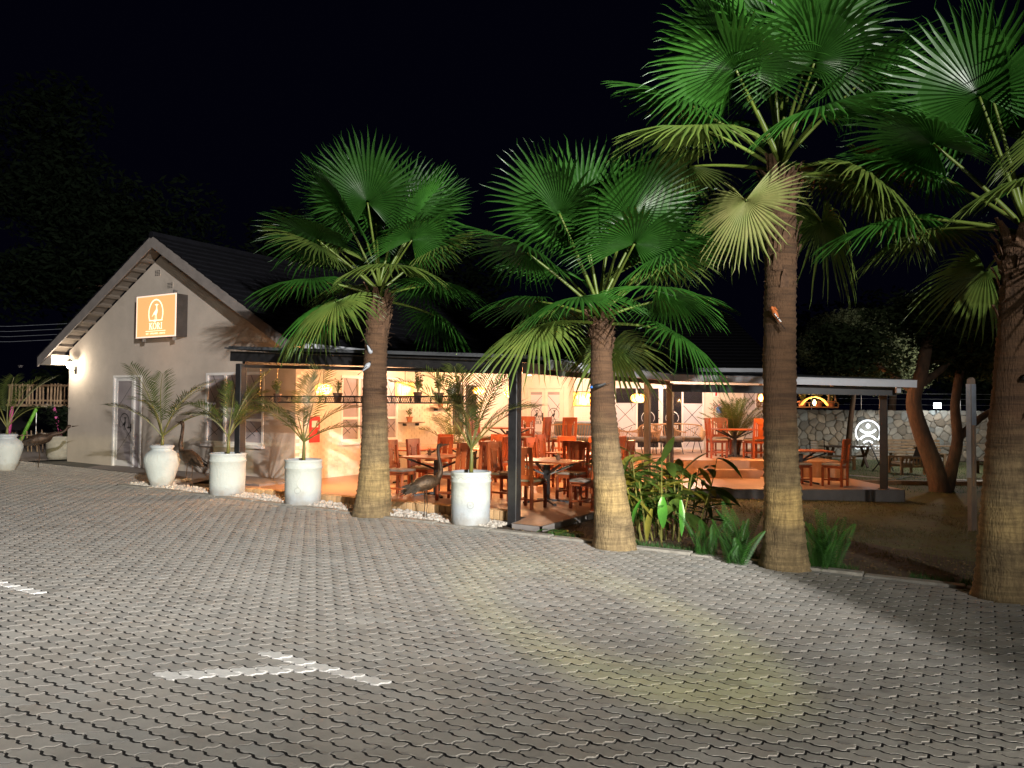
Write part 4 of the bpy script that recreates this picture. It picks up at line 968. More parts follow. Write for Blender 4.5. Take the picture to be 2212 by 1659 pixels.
# ------------------------------------------------------------------ pendant lamps
def pendant(kind, loc, r, h, label, power=46):
    x, y, z = loc; cz_ = tri_z(x, y) - .08
    t = thing('pendant_lamp', label, 'lamp', loc, rnd.uniform(0, 3), 'cane pendant lamps')
    b = MB(); b.tube([(0, 0, h / 2), (0, 0, cz_ - z)], .006, 5); b.lathe([(.05, cz_ - z - .02), (.05, cz_ - z)], 10); b.build('cord', 'black', t)
    if kind == 'drum':
        b = MB()
        for zz in (-h / 2, h / 2): b.tube([(r * math.cos(a), r * math.sin(a), zz) for a in [k * PI / 12 for k in range(25)]], .012, 5, 0, False)
        tag(b.build('rim', 'lamp_cane', t), kind='stuff')
        b = MB()
        for k in range(34):
            a = k * 2 * PI / 34; b.box((r * math.cos(a), r * math.sin(a), 0), (.006, .022, h - .02), a)
        b.build('slats', 'cane_glow', t)
    else:
        b = MB(); n = 22
        for s_ in (1, -1):
            for k in range(n):
                a0 = k * 2 * PI / n; pts = []
                for q in range(9):
                    ph = -1.25 + 2.5 * q / 8; a = a0 + s_ * q * .11; rr = r * (math.cos(ph) ** .6)
                    pts.append((rr * math.cos(a), rr * math.sin(a), math.sin(ph) * h / 2))
                b.tube(pts, .0065, 4, 0, False)
        b.build('woven_shade', 'cane_glow', t)
    b = MB(); b.lathe([(.012, -.06), (.04, -.03), (.045, 0), (.03, .05), (.015, .07)], 10, (0, 0, 0), 0, True, True); b.build('bulb', 'bulb_warm', t, True)
    if power: plight('pendant_light', (x, y, z), power, (1, .50, .20), .07)
    return t
pendant('woven', (-5.55, 1.5, 2.14), .17, .22, 'woven cane pendant at the left end, behind the third pot palm', 640)
pendant('drum', (-4.62, 3.0, 2.16), .195, .32, 'slatted drum pendant beside the first palm trunk', 640)
pendant('woven', (-3.10, 5.0, 2.14), .2, .26, 'woven cane pendant just left of the corner post', 640)
pendant('woven', (-6.0, 8.0, 2.25), .17, .2, 'woven cane pendant deep in the verandah above the side shelves', 640)
pendant('drum', (-1.34, 5.0, 1.99), .19, .3, 'slatted drum pendant just left of the second palm trunk', 640)
q = cw(2.96, 18.5); pendant('woven', (q.x, q.y, 2.03), .16, .2, 'woven oval pendant before the glass doors', 640)
q = cw(6.43, 20); pendant('woven', (q.x, q.y, 2.09), .16, .2, 'woven pendant touching the left edge of the third palm trunk', 640)
for X, Y, pw in ((5.3, 23.4, 210), (2.4, 23.0, 190)):
    q = cw(X, Y); t = thing('ceiling_downlight', 'small round downlight in the ceiling ' + ('before the glass doors' if X > 4 else 'before the white brickwork'), 'lamp', (q.x, q.y, 2.78), 0, 'ceiling downlights')
    b = MB(); b.lathe([(.06, 0), (.06, .06)], 12); b.build('housing', 'white', t); b = MB(); b.lathe([(.045, -.004), (.045, -.001)], 12); b.build('lens', 'bulb_wall', t)
    plight('downlight', (q.x, q.y, 2.68), pw, (1, .76, .62), .06)
for (x, y), pw in (((-6.3, 5.2), 80), ((-5.8, 10.5), 150)):
    t = thing('ceiling_downlight', 'small round downlight above ' + ('the white side window' if y < 8 else 'the frosted double doors'), 'lamp', (x, y, tri_z(x, y) - .14), 0, 'ceiling downlights')
    b = MB(); b.lathe([(.06, 0), (.06, .06)], 12); b.build('housing', 'white', t); b = MB(); b.lathe([(.045, -.004), (.045, -.001)], 12); b.build('lens', 'bulb_wall', t)
    plight('downlight', (x, y, tri_z(x, y) - .22), pw, (1, .62, .40), .06)
# arch lamp over the wing deck
q = cw(6.92, 18.0); al = thing('arch_lamp', 'bent cane arch lamp with a bare bulb above the deck end', 'lamp', (q.x, q.y, 1.96), R(31))
b = MB()
for yy in (-.05, 0, .05): b.tube(catmull([(-.30, yy, -.06), (-.2, yy, .06), (0, yy, .13), (.2, yy, .06), (.30, yy, -.06)], 5), .012, 5)
b.build('cane_arch', 'cane_glow', al)
b = MB(); b.lathe([(.01, -.07), (.035, -.03), (.035, .02), (.015, .06)], 10, (0, 0, 0), 0, True, True); b.build('bulb', 'bulb_warm', al, True)
b = MB(); b.tube([(0, 0, .06), (0, 0, .45)], .006, 5); b.build('cord', 'black', al)
plight('arch_light', (q.x, q.y, 1.94), 90, (1, .52, .22), .05)

# ------------------------------------------------------------------ hanging shelves, wall shelves and small potted plants
def bushy(parent, n, spread, hgt, mt, seed, kind='twig', lf=.05):
    r_ = random.Random(seed); b = MB()
    for k in range(n):
        a = r_.uniform(0, 2 * PI); l = r_.uniform(.5, 1) * hgt; s_ = r_.uniform(.1, 1) * spread
        tip = Vector((s_ * math.cos(a), s_ * math.sin(a), l)); mid = tip * .5 + Vector((0, 0, l * .12))
        b.tube([(0, 0, -.02), mid, tip], [.005, .004, .002], 4)
        for j in range(7):
            f = .3 + .7 * j / 6; p = (mid * (1 - f) * 2 * f + tip * f * f) if False else Vector((0, 0, 0)).lerp(tip, f) + Vector((0, 0, .1 * l * f * (1 - f) * 4))
            u = Vector((r_.uniform(-1, 1), r_.uniform(-1, 1), r_.uniform(-.2, .8))).normalized() * lf * r_.uniform(.7, 1.4); v_ = u.cross(Vector((r_.uniform(-1, 1), r_.uniform(-1, 1), r_.uniform(-1, 1)))).normalized() * lf * .3
            b.add([p, p + u * .5 + v_, p + u, p + u * .5 - v_], [(0, 1, 2, 3)])
    return b.build('foliage', mt, parent)
def shelf_pot(x, y, z, r, h, mt, label, n, spread, hgt, lm, seed, lf=.05):
    t = thing('potted_plant', label, 'potted plant', (x, y, z), 0)
    b = MB(); b.lathe([(r * .72, 0), (r * .95, h * .78), (r * 1.08, h * .8), (r * 1.08, h), (r * .92, h), (r * .9, h * .88)], 18, capt=True); b.build('pot', mt, t, False)
    o = bushy(t, n, spread, hgt, lm, seed, lf=lf); o.location = (0, 0, h * .9); return t
sh = thing('hanging_shelf', 'long black mesh shelf hanging on chains below the front beam', 'shelf', (0, 0, 0))
X0, X1, Y0, Y1, Z0 = -6.24, -1.35, .45, .75, 1.86
b = MB()
for z in (Z0, Z0 + .115):
    for y in (Y0, Y1): b.b6(X0, X1, y - .01, y + .01, z - .01, z + .01)
    for x in (X0, X1): b.b6(x - .01, x + .01, Y0 + .01, Y1 - .01, z - .01, z + .01)
k = X0
while k < X1 + .01:
    for y in (Y0, Y1): b.b6(k - .008, k + .008, y - .009, y + .009, Z0 + .01, Z0 + .105)
    k += .445
for y in (Y0 + .08, Y0 + .16, Y0 + .23): b.b6(X0, X1, y - .012, y + .012, Z0 - .008, Z0 + .004)
b.build('frame', 'black_steel', sh)
b = MB(); n = int((X1 - X0) / .05)
for y in (Y0, Y1):
    for i in range(n):
        x = X0 + i * .05; b.bar((x, y, Z0 + .01), (x + .05, y, Z0 + .105), .004, .004); b.bar((x + .05, y, Z0 + .01), (x, y, Z0 + .105), .004, .004)
tag(b.build('mesh_panel', 'black_steel', sh), kind='stuff')
for x, y in ((X0, Y0), (X0 + .12, Y1), (X1, Y0), (-3.8, Y1)):
    b = MB(); zt = tri_z(x, y) - .1; zz = Z0 + .12; i = 0
    while zz < zt:
        b.box((x + (.06 * (zz - Z0) if y == Y1 else 0), y, zz + .02), (.022 if i % 2 else .006, .006 if i % 2 else .022, .042)); zz += .036; i += 1
    b.build('chain', 'lamp_cane', sh)
for i, (x, h_, n, sp, hg, nm) in enumerate(((-5.91, .16, 16, .13, .3, 'left end, with upright spiky stems'), (-4.3, .17, 10, .16, .32, 'beside the third pot palm, with sparse pale leaves'), (-2.41, .18, 16, .15, .38, 'right of the drum pendant, with twiggy growth'), (-1.95, .17, 18, .16, .42, 'with tall grassy stems, behind the fourth pot palm'), (-1.55, .15, 16, .14, .5, 'at the right end, with the tallest wispy stems'))):
    shelf_pot(x, .6, Z0 + .012, .075 + .01 * (i % 2), h_, 'pot_brown', 'brown pot on the hanging shelf, ' + nm, n, sp, hg, 'small_leaf', 40 + i)
# metal bucket on the shelf
bkt = thing('metal_bucket', 'grey metal bucket on the hanging shelf above the fourth pot palm', 'bucket', (-1.72, .68, Z0 + .012))
b = MB(); b.lathe([(.07, 0), (.09, .24), (.095, .245), (.085, .24)], 18); b.build('bucket_body', 'steel', bkt); b = MB(); b.tube(catmull([(-.09, 0, .24), (0, 0, .33), (.09, 0, .24)]), .004, 5); b.build('handle', 'steel', bkt)
# wall shelves on the side wall
for i, (y, z, L, lb) in enumerate(((6.35, 1.38, .9, 'lower wooden wall shelf on the white side wall'), (7.75, 1.78, .95, 'upper wooden wall shelf on the white side wall'))):
    t = thing('wall_shelf', lb, 'shelf', (GX1 + .008, y, z)); b = MB(); b.b6(0, .2, -L / 2, L / 2, -.03, 0); b.build('board', 'old_wood', t); b = MB(); b.b6(.005, .12, -L * .3, -L * .3 + .03, -.1, -.031); b.b6(.005, .12, L * .3, L * .3 + .03, -.1, -.031); b.build('bracket', 'black_steel', t)
    shelf_pot(GX1 + .11, y - .1, z + .002, .085, .14, 'terracotta', 'terracotta pot with a leafy sprig on the ' + ('lower' if i == 0 else 'upper') + ' wall shelf', 7, .09, .26, 'small_leaf', 60 + i, .06)
# shelf over the deck end
q = cw(7.0, 19.3); ds = thing('deck_shelf', 'wooden rail shelf of potted plants hanging over the deck end', 'shelf', (q.x, q.y, 1.86), R(31))
b = MB()
for z in (0, .11):
    for y in (-.13, .13): b.b6(-.95, .95, y - .012, y + .012, z - .012, z + .012)
for x in (-.95, -.3, .35, .95):
    for y in (-.13, .13): b.b6(x - .012, x + .012, y - .01, y + .01, .012, .098)
b.b6(-.95, .95, -.11, .11, -.02, -.013); b.build('frame', 'old_wood', ds)
for x in (-.9, .85):
    b = MB(); b.bar((x - .1, 0, .12), (x, 0, .62), .03, .03); b.bar((x + .1, 0, .12), (x, 0, .62), .03, .03); b.build('hanger', 'old_wood', ds)
for i, dx in enumerate((-.72, -.35, .12, .52, .82)):
    p = cw(7.0 + dx, 19.3); shelf_pot(p.x, p.y, 1.848, .1, .16, 'terracotta', ('first', 'second', 'third', 'fourth', 'fifth')[i] + ' terracotta pot from the left on the deck shelf', 22, .16, .36, 'small_leaf', 80 + i, .05)
# solar string dots along the beam
for i, (x, y, z) in enumerate(((-3.0, -.16, 2.72), (-1.05, -.16, 2.62), (-.2, -.16, 2.575))):
    b = MB(); b.ico((0, 0, 0), .022); o = b.build('string_light', 'solar_dot', None, loc=(x, y, z)); tag(o, ('leftmost', 'middle', 'rightmost')[i] + ' small green string light on top of the front beam', 'string light', 'string lights on the beam')

# ------------------------------------------------------------------ large pots and feather palms
def make_pot(x, y, label, kind, dec=None, h=.83, r=.31):
    z = gz(x, y) - .02; t = thing('plant_pot', label, 'pot', (x, y, z), 0, 'large white pots along the gravel')
    wob = lambda th, zz: 1 + .006 * math.sin(3 * th + zz * 9) + .004 * math.sin(7 * th + 2)
    b = MB()
    if kind == 'vase': prof = [(.165, 0), (.19, .03), (.25, .2), (.315, .42), (.345, .55), (.34, .62), (.30, .70), (.235, .755), (.205, .775), (.20, .80), (.225, .815), (.235, .84), (.225, .865), (.20, .875), (.17, .86), (.165, .80)]
    else: prof = [(r * .86, 0), (r * .93, .02), (r * .97, .06), (r * .99, h * .3), (r * 1.0, h * .6), (r * 1.0, h * .80), (r * 1.035, h * .81), (r * 1.04, h * .84), (r * 1.0, h * .855), (r * 1.0, h * .95), (r * 1.03, h * .96), (r * 1.035, h * .99), (r * 1.0, h), (r * .92, h), (r * .90, h * .9)]
    b.lathe(prof, 40, wob=wob); b.build('pot_body', 'pot_white', t, True)
    top = prof[-1]; b = MB(); b.lathe([(top[0] * .98, top[1]), (.001, top[1] + .01)], 20, capb=False); b.build('soil', 'soil', t)
    if dec == 'zigzag':
        b = MB(); pts = []
        for k in range(97):
            a = 2 * PI * k / 96; pts.append(((r * 1.005) * math.cos(a), (r * 1.005) * math.sin(a), h * .90 + .016 * math.sin(k * PI / 3)))
        b.tube(pts, .006, 5, 0, False); b.build('zigzag_line', 'pot_mark', t)
    if dec in ('zigzag', 'curl'):
        a0 = R(-62) + (0.1 if dec == 'zigzag' else .02); rr = r * 1.003; zc = h * (.42 if dec == 'zigzag' else .36); b = MB()
        pts = [((rr) * math.cos(a0 + .16 * math.cos(u)), (rr) * math.sin(a0 + .16 * math.cos(u)), zc + .05 * math.sin(u)) for u in [k * PI / 12 for k in range(25)]]; b.tube(pts, .005, 5, 0, False)
        if dec == 'curl':
            pts = [(rr * math.cos(a0 + .05 - .1 * math.sin(u * 2.2)), rr * math.sin(a0 + .05 - .1 * math.sin(u * 2.2)), zc + .05 + u * .11) for u in [k / 8 * 2.6 for k in range(9)]]; b.tube(catmull(pts, 3), .005, 5, 0, False)
        else:
            for k in range(3): b.tube([(rr * math.cos(a0 - .07 + k * .07), rr * math.sin(a0 - .07 + k * .07), zc - .018), (rr * math.cos(a0 - .05 + k * .07), rr * math.sin(a0 - .05 + k * .07), zc + .02)], .004, 5)
        b.build('medallion', 'pot_mark', t)
    if dec == 'swan':
        a0 = R(-75); rr = .343; b = MB()
        for da in (-.28, .1, .45): b.tube(catmull([(.31 * math.cos(a0 + da), .31 * math.sin(a0 + da), .685), (.338 * math.cos(a0 + da), .338 * math.sin(a0 + da), .63), (.349 * math.cos(a0 + da + .03), .349 * math.sin(a0 + da + .03), .56)]), .004, 5)
        b.build('scratch_lines', 'pot_mark', t)
    if dec == 'mark':
        a0 = R(-70); rr = r * 1.003; b = MB(); b.tube(catmull([(rr * math.cos(a0), rr * math.sin(a0), h * .62), (rr * math.cos(a0 + .02), rr * math.sin(a0 + .02), h * .52), (rr * math.cos(a0 - .05), rr * math.sin(a0 - .05), h * .46)]), .006, 5)
        b.tube(catmull([(rr * math.cos(a0 + .16), rr * math.sin(a0 + .16), h * .6), (rr * math.cos(a0 + .2), rr * math.sin(a0 + .2), h * .54), (rr * math.cos(a0 + .14), rr * math.sin(a0 + .14), h * .5)]), .005, 5); b.build('drawn_mark', 'pot_mark', t)
    return t
def feather_frond(L, e0, bend, seed, nl=26, lw=.0115, ll=.42):
    r_ = random.Random(seed); n = 14; pts = [Vector((0, 0, 0))]; e = e0
    for k in range(n):
        e = e0 - bend * ((k / n) ** 1.5); pts.append(pts[-1] + Vector((math.cos(e), 0, math.sin(e))) * L / n)
    b = MB(); b.tube(pts, [.013 * (1 - .8 * k / n) + .002 for k in range(n + 1)], 5, 1)
    for s_ in (-1, 1):
        for j in range(nl):
            f = .26 + .74 * (j + .5) / nl; q = f * n; i = min(int(q), n - 1); p = pts[i].lerp(pts[i + 1], q - i); t = (pts[i + 1] - pts[i]).normalized()
            l = ll * (math.sin(PI * min(1, max(.0, (f - .18) / .9))) ** .6) * r_.uniform(.85, 1.1) + .04
            side = Vector((0, s_, 0)); nrm = t.cross(side) * (1 if s_ > 0 else 1); nrm = Vector((-t.z, 0, t.x))
            d = (t * (.55 + .45 * f) + side * .85 + nrm * r_.uniform(.15, .35)).normalized(); wv = t.cross(d).cross(d).normalized() * lw
            m1 = p + d * l * .45; tip = p + d * l + Vector((0, 0, -.16 * l * r_.uniform(.6, 1.6)))
            b.add([p, m1 + wv, tip, m1 - wv], [(0, 1, 2, 3)], 0)
    return b.mesh('frond', ['feather_leaf', 'feather_stem'])
FF = {}
def feather_palm(x, y, z, label, specs, stem_h=.25):
    t = thing('feather_palm', label, 'palm', (x, y, z), 0, 'young feather palms in the white pots')
    b = MB(); b.tube([(0, 0, -.05), (.01, 0, stem_h * .5), (0, .01, stem_h)], [.035, .028, .02], 8); b.build('stem', 'feather_stem', t, True)
    for (az, L, e0, bend) in specs:
        key = (L, e0, bend)
        if key not in FF: FF[key] = feather_frond(L, R(e0), R(bend), len(FF) + 1)
        o = link('frond', FF[key], t, (0, 0, stem_h * .8)); o.rotation_euler = (rnd.uniform(-.2, .2), 0, R(31 + az))
    return t
# az: 0 = to the right of the picture, 90 = away, 180 = left, 270 = towards the camera
make_pot(-8.13, -.38, 'white waisted vase left of the gable window, with a feather palm', 'vase', 'swan')
feather_palm(-8.13, -.38, .95, 'feather palm in the white vase, before the gable door', [(150, 1.7, 74, 38), (35, 1.6, 70, 60), (100, 1.5, 80, 45), (200, 1.2, 52, 55), (330, 1.5, 55, 75), (10, 1.4, 42, 62), (260, 1.3, 62, 70), (60, 1.5, 64, 55)])
make_pot(-6.12, -.40, 'plain white drum pot left of the left verandah post', 'drum', 'mark', .82, .325)
feather_palm(-6.12, -.40, .86, 'thin feather palm in the pot left of the left verandah post', [(30, 1.5, 72, 35), (160, 1.1, 58, 60), (70, 1.2, 70, 50), (340, 1.0, 60, 75), (210, .9, 60, 80), (110, 1.2, 76, 40)], .4)
make_pot(-4.12, -.42, 'white drum pot with a curl drawn on it, left of the first palm', 'drum', 'curl', .815, .315)
feather_palm(-4.12, -.42, .84, 'feather palm in the curl-marked pot, left of the first fan palm', [(95, 1.5, 84, 18), (165, 1.15, 50, 50), (20, 1.2, 55, 62), (355, 1.0, 32, 45), (70, 1.3, 78, 30), (200, 1.1, 65, 65), (280, 1.0, 60, 70)], .4)
make_pot(-.58, -.42, 'white drum pot with a zigzag band, nearest the dark corner post', 'drum', 'zigzag', .83, .30)
feather_palm(-.58, -.42, .80, 'feather palm in the zigzag pot, nearest the dark corner post', [(170, 1.7, 62, 62), (150, 1.5, 72, 45), (40, 1.5, 68, 42), (15, 1.3, 50, 52), (100, 1.4, 80, 30), (250, 1.2, 62, 70), (350, 1.2, 60, 66), (70, 1.5, 74, 38)], .45)
make_pot(-13.75, -.55, 'white waisted vase cut off by the left edge of the picture', 'vase', 'swan')
feather_palm(-13.75, -.55, 1.02, 'feather palm in the vase at the left edge of the picture', [(30, 1.6, 68, 45), (60, 1.5, 74, 50), (150, 1.5, 66, 55), (350, 1.2, 45, 55), (100, 1.4, 78, 40), (200, 1.3, 60, 60)])
# pots behind the house
for dx, dy, lb in ((-12.95, 22.6, 'weathered grey drum pot behind the house corner, larger one'), (-12.45, 22.9, 'weathered grey pot behind the house corner, smaller one')):
    q = cw(dx, dy); b = MB(); s_ = 1 if 'larger' in lb else .7; b.lathe([(.28 * s_, 0), (.33 * s_, .1), (.36 * s_, .62 * s_), (.38 * s_, .65 * s_), (.33 * s_, .65 * s_), (.32 * s_, .5 * s_)], 24, capt=True); tag(b.build('plant_pot', 'kerb', None, True, loc=(q.x, q.y, gz(q.x, q.y) - .02)), lb, 'pot')
q = cw(-12.9, 22.9); t = thing('dark_shrub', 'dark bushy plant behind the left house corner', 'shrub', (q.x, q.y, gz(q.x, q.y) + .5)); bushy(t, 60, .9, 1.0, 'tree_leaf', 5, lf=.16); b = MB(); b.tube([(0, 0, -.1), (0, 0, .3)], .04, 6); b.build('stem', 'bark', t)
# plant behind the platform table
q = cw(6.37, 22.5); shelf_pot(q.x, q.y, .5, .2, .42, 'pot_brown', 'big bushy palm in a brown pot behind the platform table', 0 + 3, .3, .4, 'feather_leaf', 90)
o = thing('bushy_palm', 'tall dense green palm rising behind the table below the extinguisher', 'palm', (q.x, q.y, .9))
for k in range(26):
    key = (1.25, 80 - (k % 6) * 8, 26)
    if key not in FF: FF[key] = feather_frond(1.25, R(key[1]), R(26), 200 + k, 26, .012, .26)
    f = link('frond', FF[key], o); f.rotation_euler = (0, 0, k * 2.4)
q = (-6.4, 7.4); o = thing('bushy_palm', 'yellowish palm standing against the side wall below the upper shelf', 'palm', (q[0], q[1], .5))
for k in range(9):
    f = link('frond', list(FF.values())[k % 8], o); f.rotation_euler = (0, 0, k * 2.4 + .5)
b = MB(); b.lathe([(.15, 0), (.2, .3), (.2, .32), (.17, .3)], 18, capt=True); b.build('pot', 'pot_brown', o)

# ------------------------------------------------------------------ fan palms
def fan_frond(e0, Lp, Lb, seed, droop, bend, tatter=0):
    r_ = random.Random(seed); n = 10; pts = [Vector((0, 0, 0))]
    for k in range(n):
        e = R(e0 - bend * .55 * (k / n)); pts.append(pts[-1] + Vector((math.cos(e), 0, math.sin(e))) * Lp / n)
    b = MB(); b.tube(pts, [.026 - .014 * k / n for k in range(n + 1)], 6, 0, True); pet = b.mesh('petiole', 'petiole', True)
    hub = pts[-1]; e1 = R(e0 - bend); ax = Vector((math.cos(e1), 0, math.sin(e1))); nr = Vector((-math.sin(e1), 0, math.cos(e1))); sd = Vector((0, 1, 0))
    b = MB(); N_ = 48; A = R(142); fuse = .52; da = 2 * A / N_; ph = r_.uniform(0, 6)
    for k in range(N_):
        th = -A + da * (k + .5); u = abs(th) / A
        l = Lb * (1 - .30 * u ** 2) * r_.uniform(.93, 1.05) * (r_.uniform(.5, 1) if r_.random() < tatter else 1)
        dr = droop * (1 + .5 * u) * r_.uniform(.8, 1.3)
        def P_(r0, t_):
            d = ax * math.cos(t_) + sd * math.sin(t_); f = r0 / Lb
            p = hub + d * r0 + nr * (-.20 * f * abs(math.sin(t_)) * r0 + .05 * math.sin(3 * t_ + ph) * f * Lb * .5)
            sag = dr * Lb * (max(0, f - .22) ** 2.0) * 1.15
            p.z -= sag; p -= d * sag * .25; return p
        rows = []
        for f in (.03, .28, fuse, .76, .92):
            if f <= fuse: hw = da / 2
            else: hw = da / 2 * fuse / f * (1 - ((f - fuse) / (1.0 - fuse)) ** 1.3) * .92
            r0 = f * l; tj = th + (r_.uniform(-.02, .02) if f > fuse else 0); rise = nr * (.012 + .022 * f) * Lb * (1 if f < .7 else .5) * (.9)
            mid = P_(r0, tj); rows.append((P_(r0, tj - hw) - rise * .0, mid + rise * .55, P_(r0, tj + hw)))
        tip = P_(l, th + r_.uniform(-.03, .03)); vs = [p for row in rows for p in row] + [tip]; fs = []
        for q in range(len(rows) - 1):
            o_ = q * 3; fs += [(o_, o_ + 1, o_ + 4, o_ + 3), (o_ + 1, o_ + 2, o_ + 5, o_ + 4)]
        o_ = (len(rows) - 1) * 3; t_ = len(vs) - 1; fs += [(o_, o_ + 1, t_), (o_ + 1, o_ + 2, t_)]
        b.add(vs, fs)
    return b, pet
FAN = {}
def fan_mesh(cls, sd_, mt):
    key = (cls, sd_, mt)
    if key not in FAN:
        e0, Lp, Lb, droop, bend, tat = {'up': (82, 1.30, 1.12, .04, 4, 0), 'hi': (64, 1.30, 1.12, .11, 8, .02), 'mid': (42, 1.22, 1.08, .22, 14, .05), 'low': (20, 1.10, 1.04, .26, 26, .05), 'flat': (0, .98, 1.0, .42, 34, .10), 'face': (8, .8, .86, .03, 84, .12), 'hang': (-28, .8, .95, .5, 36, .22)}[cls]
        b, pet = fan_frond(e0, Lp, Lb, hash((cls, sd_)) % 1000 if False else (ord(cls[0]) * 7 + sd_ * 13), droop, bend, tat)
        FAN[key] = (b.mesh('frond', mt), pet)
    return FAN[key]
def fan_palm(base, top, r0, r1, r2, label, fronds, seed, scale=1.0, boots=.7):
    x, y = base; z0 = gz(x, y) - .05; B = Vector((x, y, z0)); Tp = Vector(top); r_ = random.Random(seed)
    t = thing('fan_palm', label, 'palm', tuple(B), 0, 'fan palms along the kerb'); H = (Tp - B).length
    b = MB(); n = 26; NR = int(H / .034); vs = []; fs = []
    for k in range(NR + 1):
        f = k / NR; zz = f * H; c = (Tp - B) * f + Vector((0, 0, 0)) + Vector((.03 * math.sin(f * 4 + seed), .03 * math.cos(f * 3 + seed), 0)) * (f * (1 - f) * 4)
        rr = (r0 - r1) * math.exp(-(zz / .62) ** 1.15) + r1 + (r2 - r1) * f ** 2
        rr += .010 * math.exp(-zz / .12) * 4 * 0 + (.008 if k % 2 else -.005) * r_.uniform(.1, 1.4) + .03 * math.exp(-zz / .07)
        for j in range(n):
            a = 2 * PI * j / n; jj = rr * (1 + .014 * math.sin(5 * a + k * .35 + seed) + r_.uniform(-.02, .02) + .05 * math.exp(-zz / .12) * math.sin(9 * a + seed))
            vs.append((c.x + jj * math.cos(a), c.y + jj * math.sin(a), c.z))
    for k in range(NR):
        for j in range(n): fs.append((k * n + j, k * n + (j + 1) % n, (k + 1) * n + (j + 1) % n, (k + 1) * n + j))
    b.add(vs, fs); b.build('trunk', 'bark_fan', t, True)
    # old leaf bases and fibre below the crown
    b = MB(); d = (Tp - B).normalized()
    for k in range(46):
        f = r_.uniform(0, 1); a = k * 2.4; p = (Tp - B) - d * boots * (1 - f) ; rr = r2 * (1.02 + .1 * f); c = Vector((math.cos(a), math.sin(a), 0))
        w_ = .05 * r_.uniform(.7, 1.2); sdv = Vector((-c.y, c.x, 0)); q0 = p + c * rr * .96; h_ = r_.uniform(.14, .26)
        q1 = p + c * (rr + .02) + Vector((0, 0, h_ * .6)); q2 = p + c * (rr + .05 + .05 * f) + Vector((0, 0, h_))
        b.add([q0 - sdv * w_, q0 + sdv * w_, q1 + sdv * w_ * .8, q1 - sdv * w_ * .8, q2 + sdv * w_ * .35, q2 - sdv * w_ * .35, q0 - c * .03, q2 - c * .03], [(0, 1, 2, 3), (3, 2, 4, 5), (0, 3, 5, 7, 6), (1, 6, 7, 4, 2)])
    for k in range(120):
        f = r_.uniform(0, 1); a = r_.uniform(0, 6.3); p = (Tp - B) - d * boots * (1 - f); c = Vector((math.cos(a), math.sin(a), 0)); q0 = p + c * r2; q1 = q0 + c * r_.uniform(.01, .07) + Vector((r_.uniform(-.05, .05), r_.uniform(-.05, .05), r_.uniform(-.14, .05)))
        b.tube([q0, q1], [.004, .001], 3)
    tag(b.build('leaf_bases', 'bark_top', t), kind='stuff')
    cr = Tp - B + d * .02
    for i, (cls, az, mt, sc) in enumerate(fronds):
        bl, pe = fan_mesh(cls, i % 3, mt); o = link('frond', bl, t, tuple(cr + d * {'up': .22, 'hi': .16, 'mid': .08, 'low': 0, 'flat': -.06, 'hang': -.12, 'face': -.35}[cls]))
        s_ = sc * scale; o.scale = (s_, s_, s_); o.rotation_euler = (r_.uniform(-.22, .22), r_.uniform(-.08, .08), R(31 + az))
        link('petiole', pe, o)
    return t
G_, O_, D_ = 'fan_leaf', 'fan_leaf_old', 'fan_leaf_dry'
def crown(r_, n_up=3, n_hi=5, n_mid=6, n_low=5, n_flat=3, n_hang=0, ofs=0):
    L_ = []; a = ofs
    for cls, n in (('up', n_up), ('hi', n_hi), ('mid', n_mid), ('low', n_low), ('flat', n_flat), ('hang', n_hang)):
        for k in range(n):
            a = (a + 137.5) % 360; mt = G_ if cls in ('up', 'hi') else (r_.choice((G_, G_, O_)) if cls in ('mid', 'low') else r_.choice((O_, G_, O_)))
            L_.append((cls, a + r_.uniform(-12, 12), mt, r_.uniform(.92, 1.06)))
    return L_
cr_ = random.Random(77)
p1 = cw(-2.24, 12.75); t1 = cw(-2.17, 12.75, 3.55)
fan_palm((p1.x, p1.y), t1, .335, .205, .165, 'first fan palm from the left, standing in the pebbles', crown(cr_, ofs=20) + [('flat', 185, O_, 1.0), ('flat', 215, G_, .95)], 1, 1.0)
p2 = cw(1.34, 10.34); t2 = cw(1.16, 10.4, 2.95)
fan_palm((p2.x, p2.y + .05), t2, .29, .195, .115, 'second fan palm from the left, with the slimmest crown neck', crown(cr_, ofs=200), 2, 1.0, .5)
p3 = cw(3.18, 9.24); t3 = cw(3.15, 9.25, 4.6)
fan_palm((p3.x, p3.y + .1), t3, .285, .19, .17, 'tallest fan palm, third from the left between two ferns', crown(cr_, 3, 5, 6, 5, 2, 0, ofs=100) + [('face', 222, D_, .95), ('hang', 15, O_, .9), ('flat', 345, O_, 1.0)], 3, 1.05, 1.4)
p4 = cw(4.93, 7.95); t4 = cw(5.2, 8.0, 3.6)
fan_palm((p4.x, p4.y + .1), t4, .27, .2, .17, 'dim fan palm at the right edge of the picture', crown(cr_, 2, 4, 5, 4, 2, 0, ofs=250), 4, 1.0, .9)

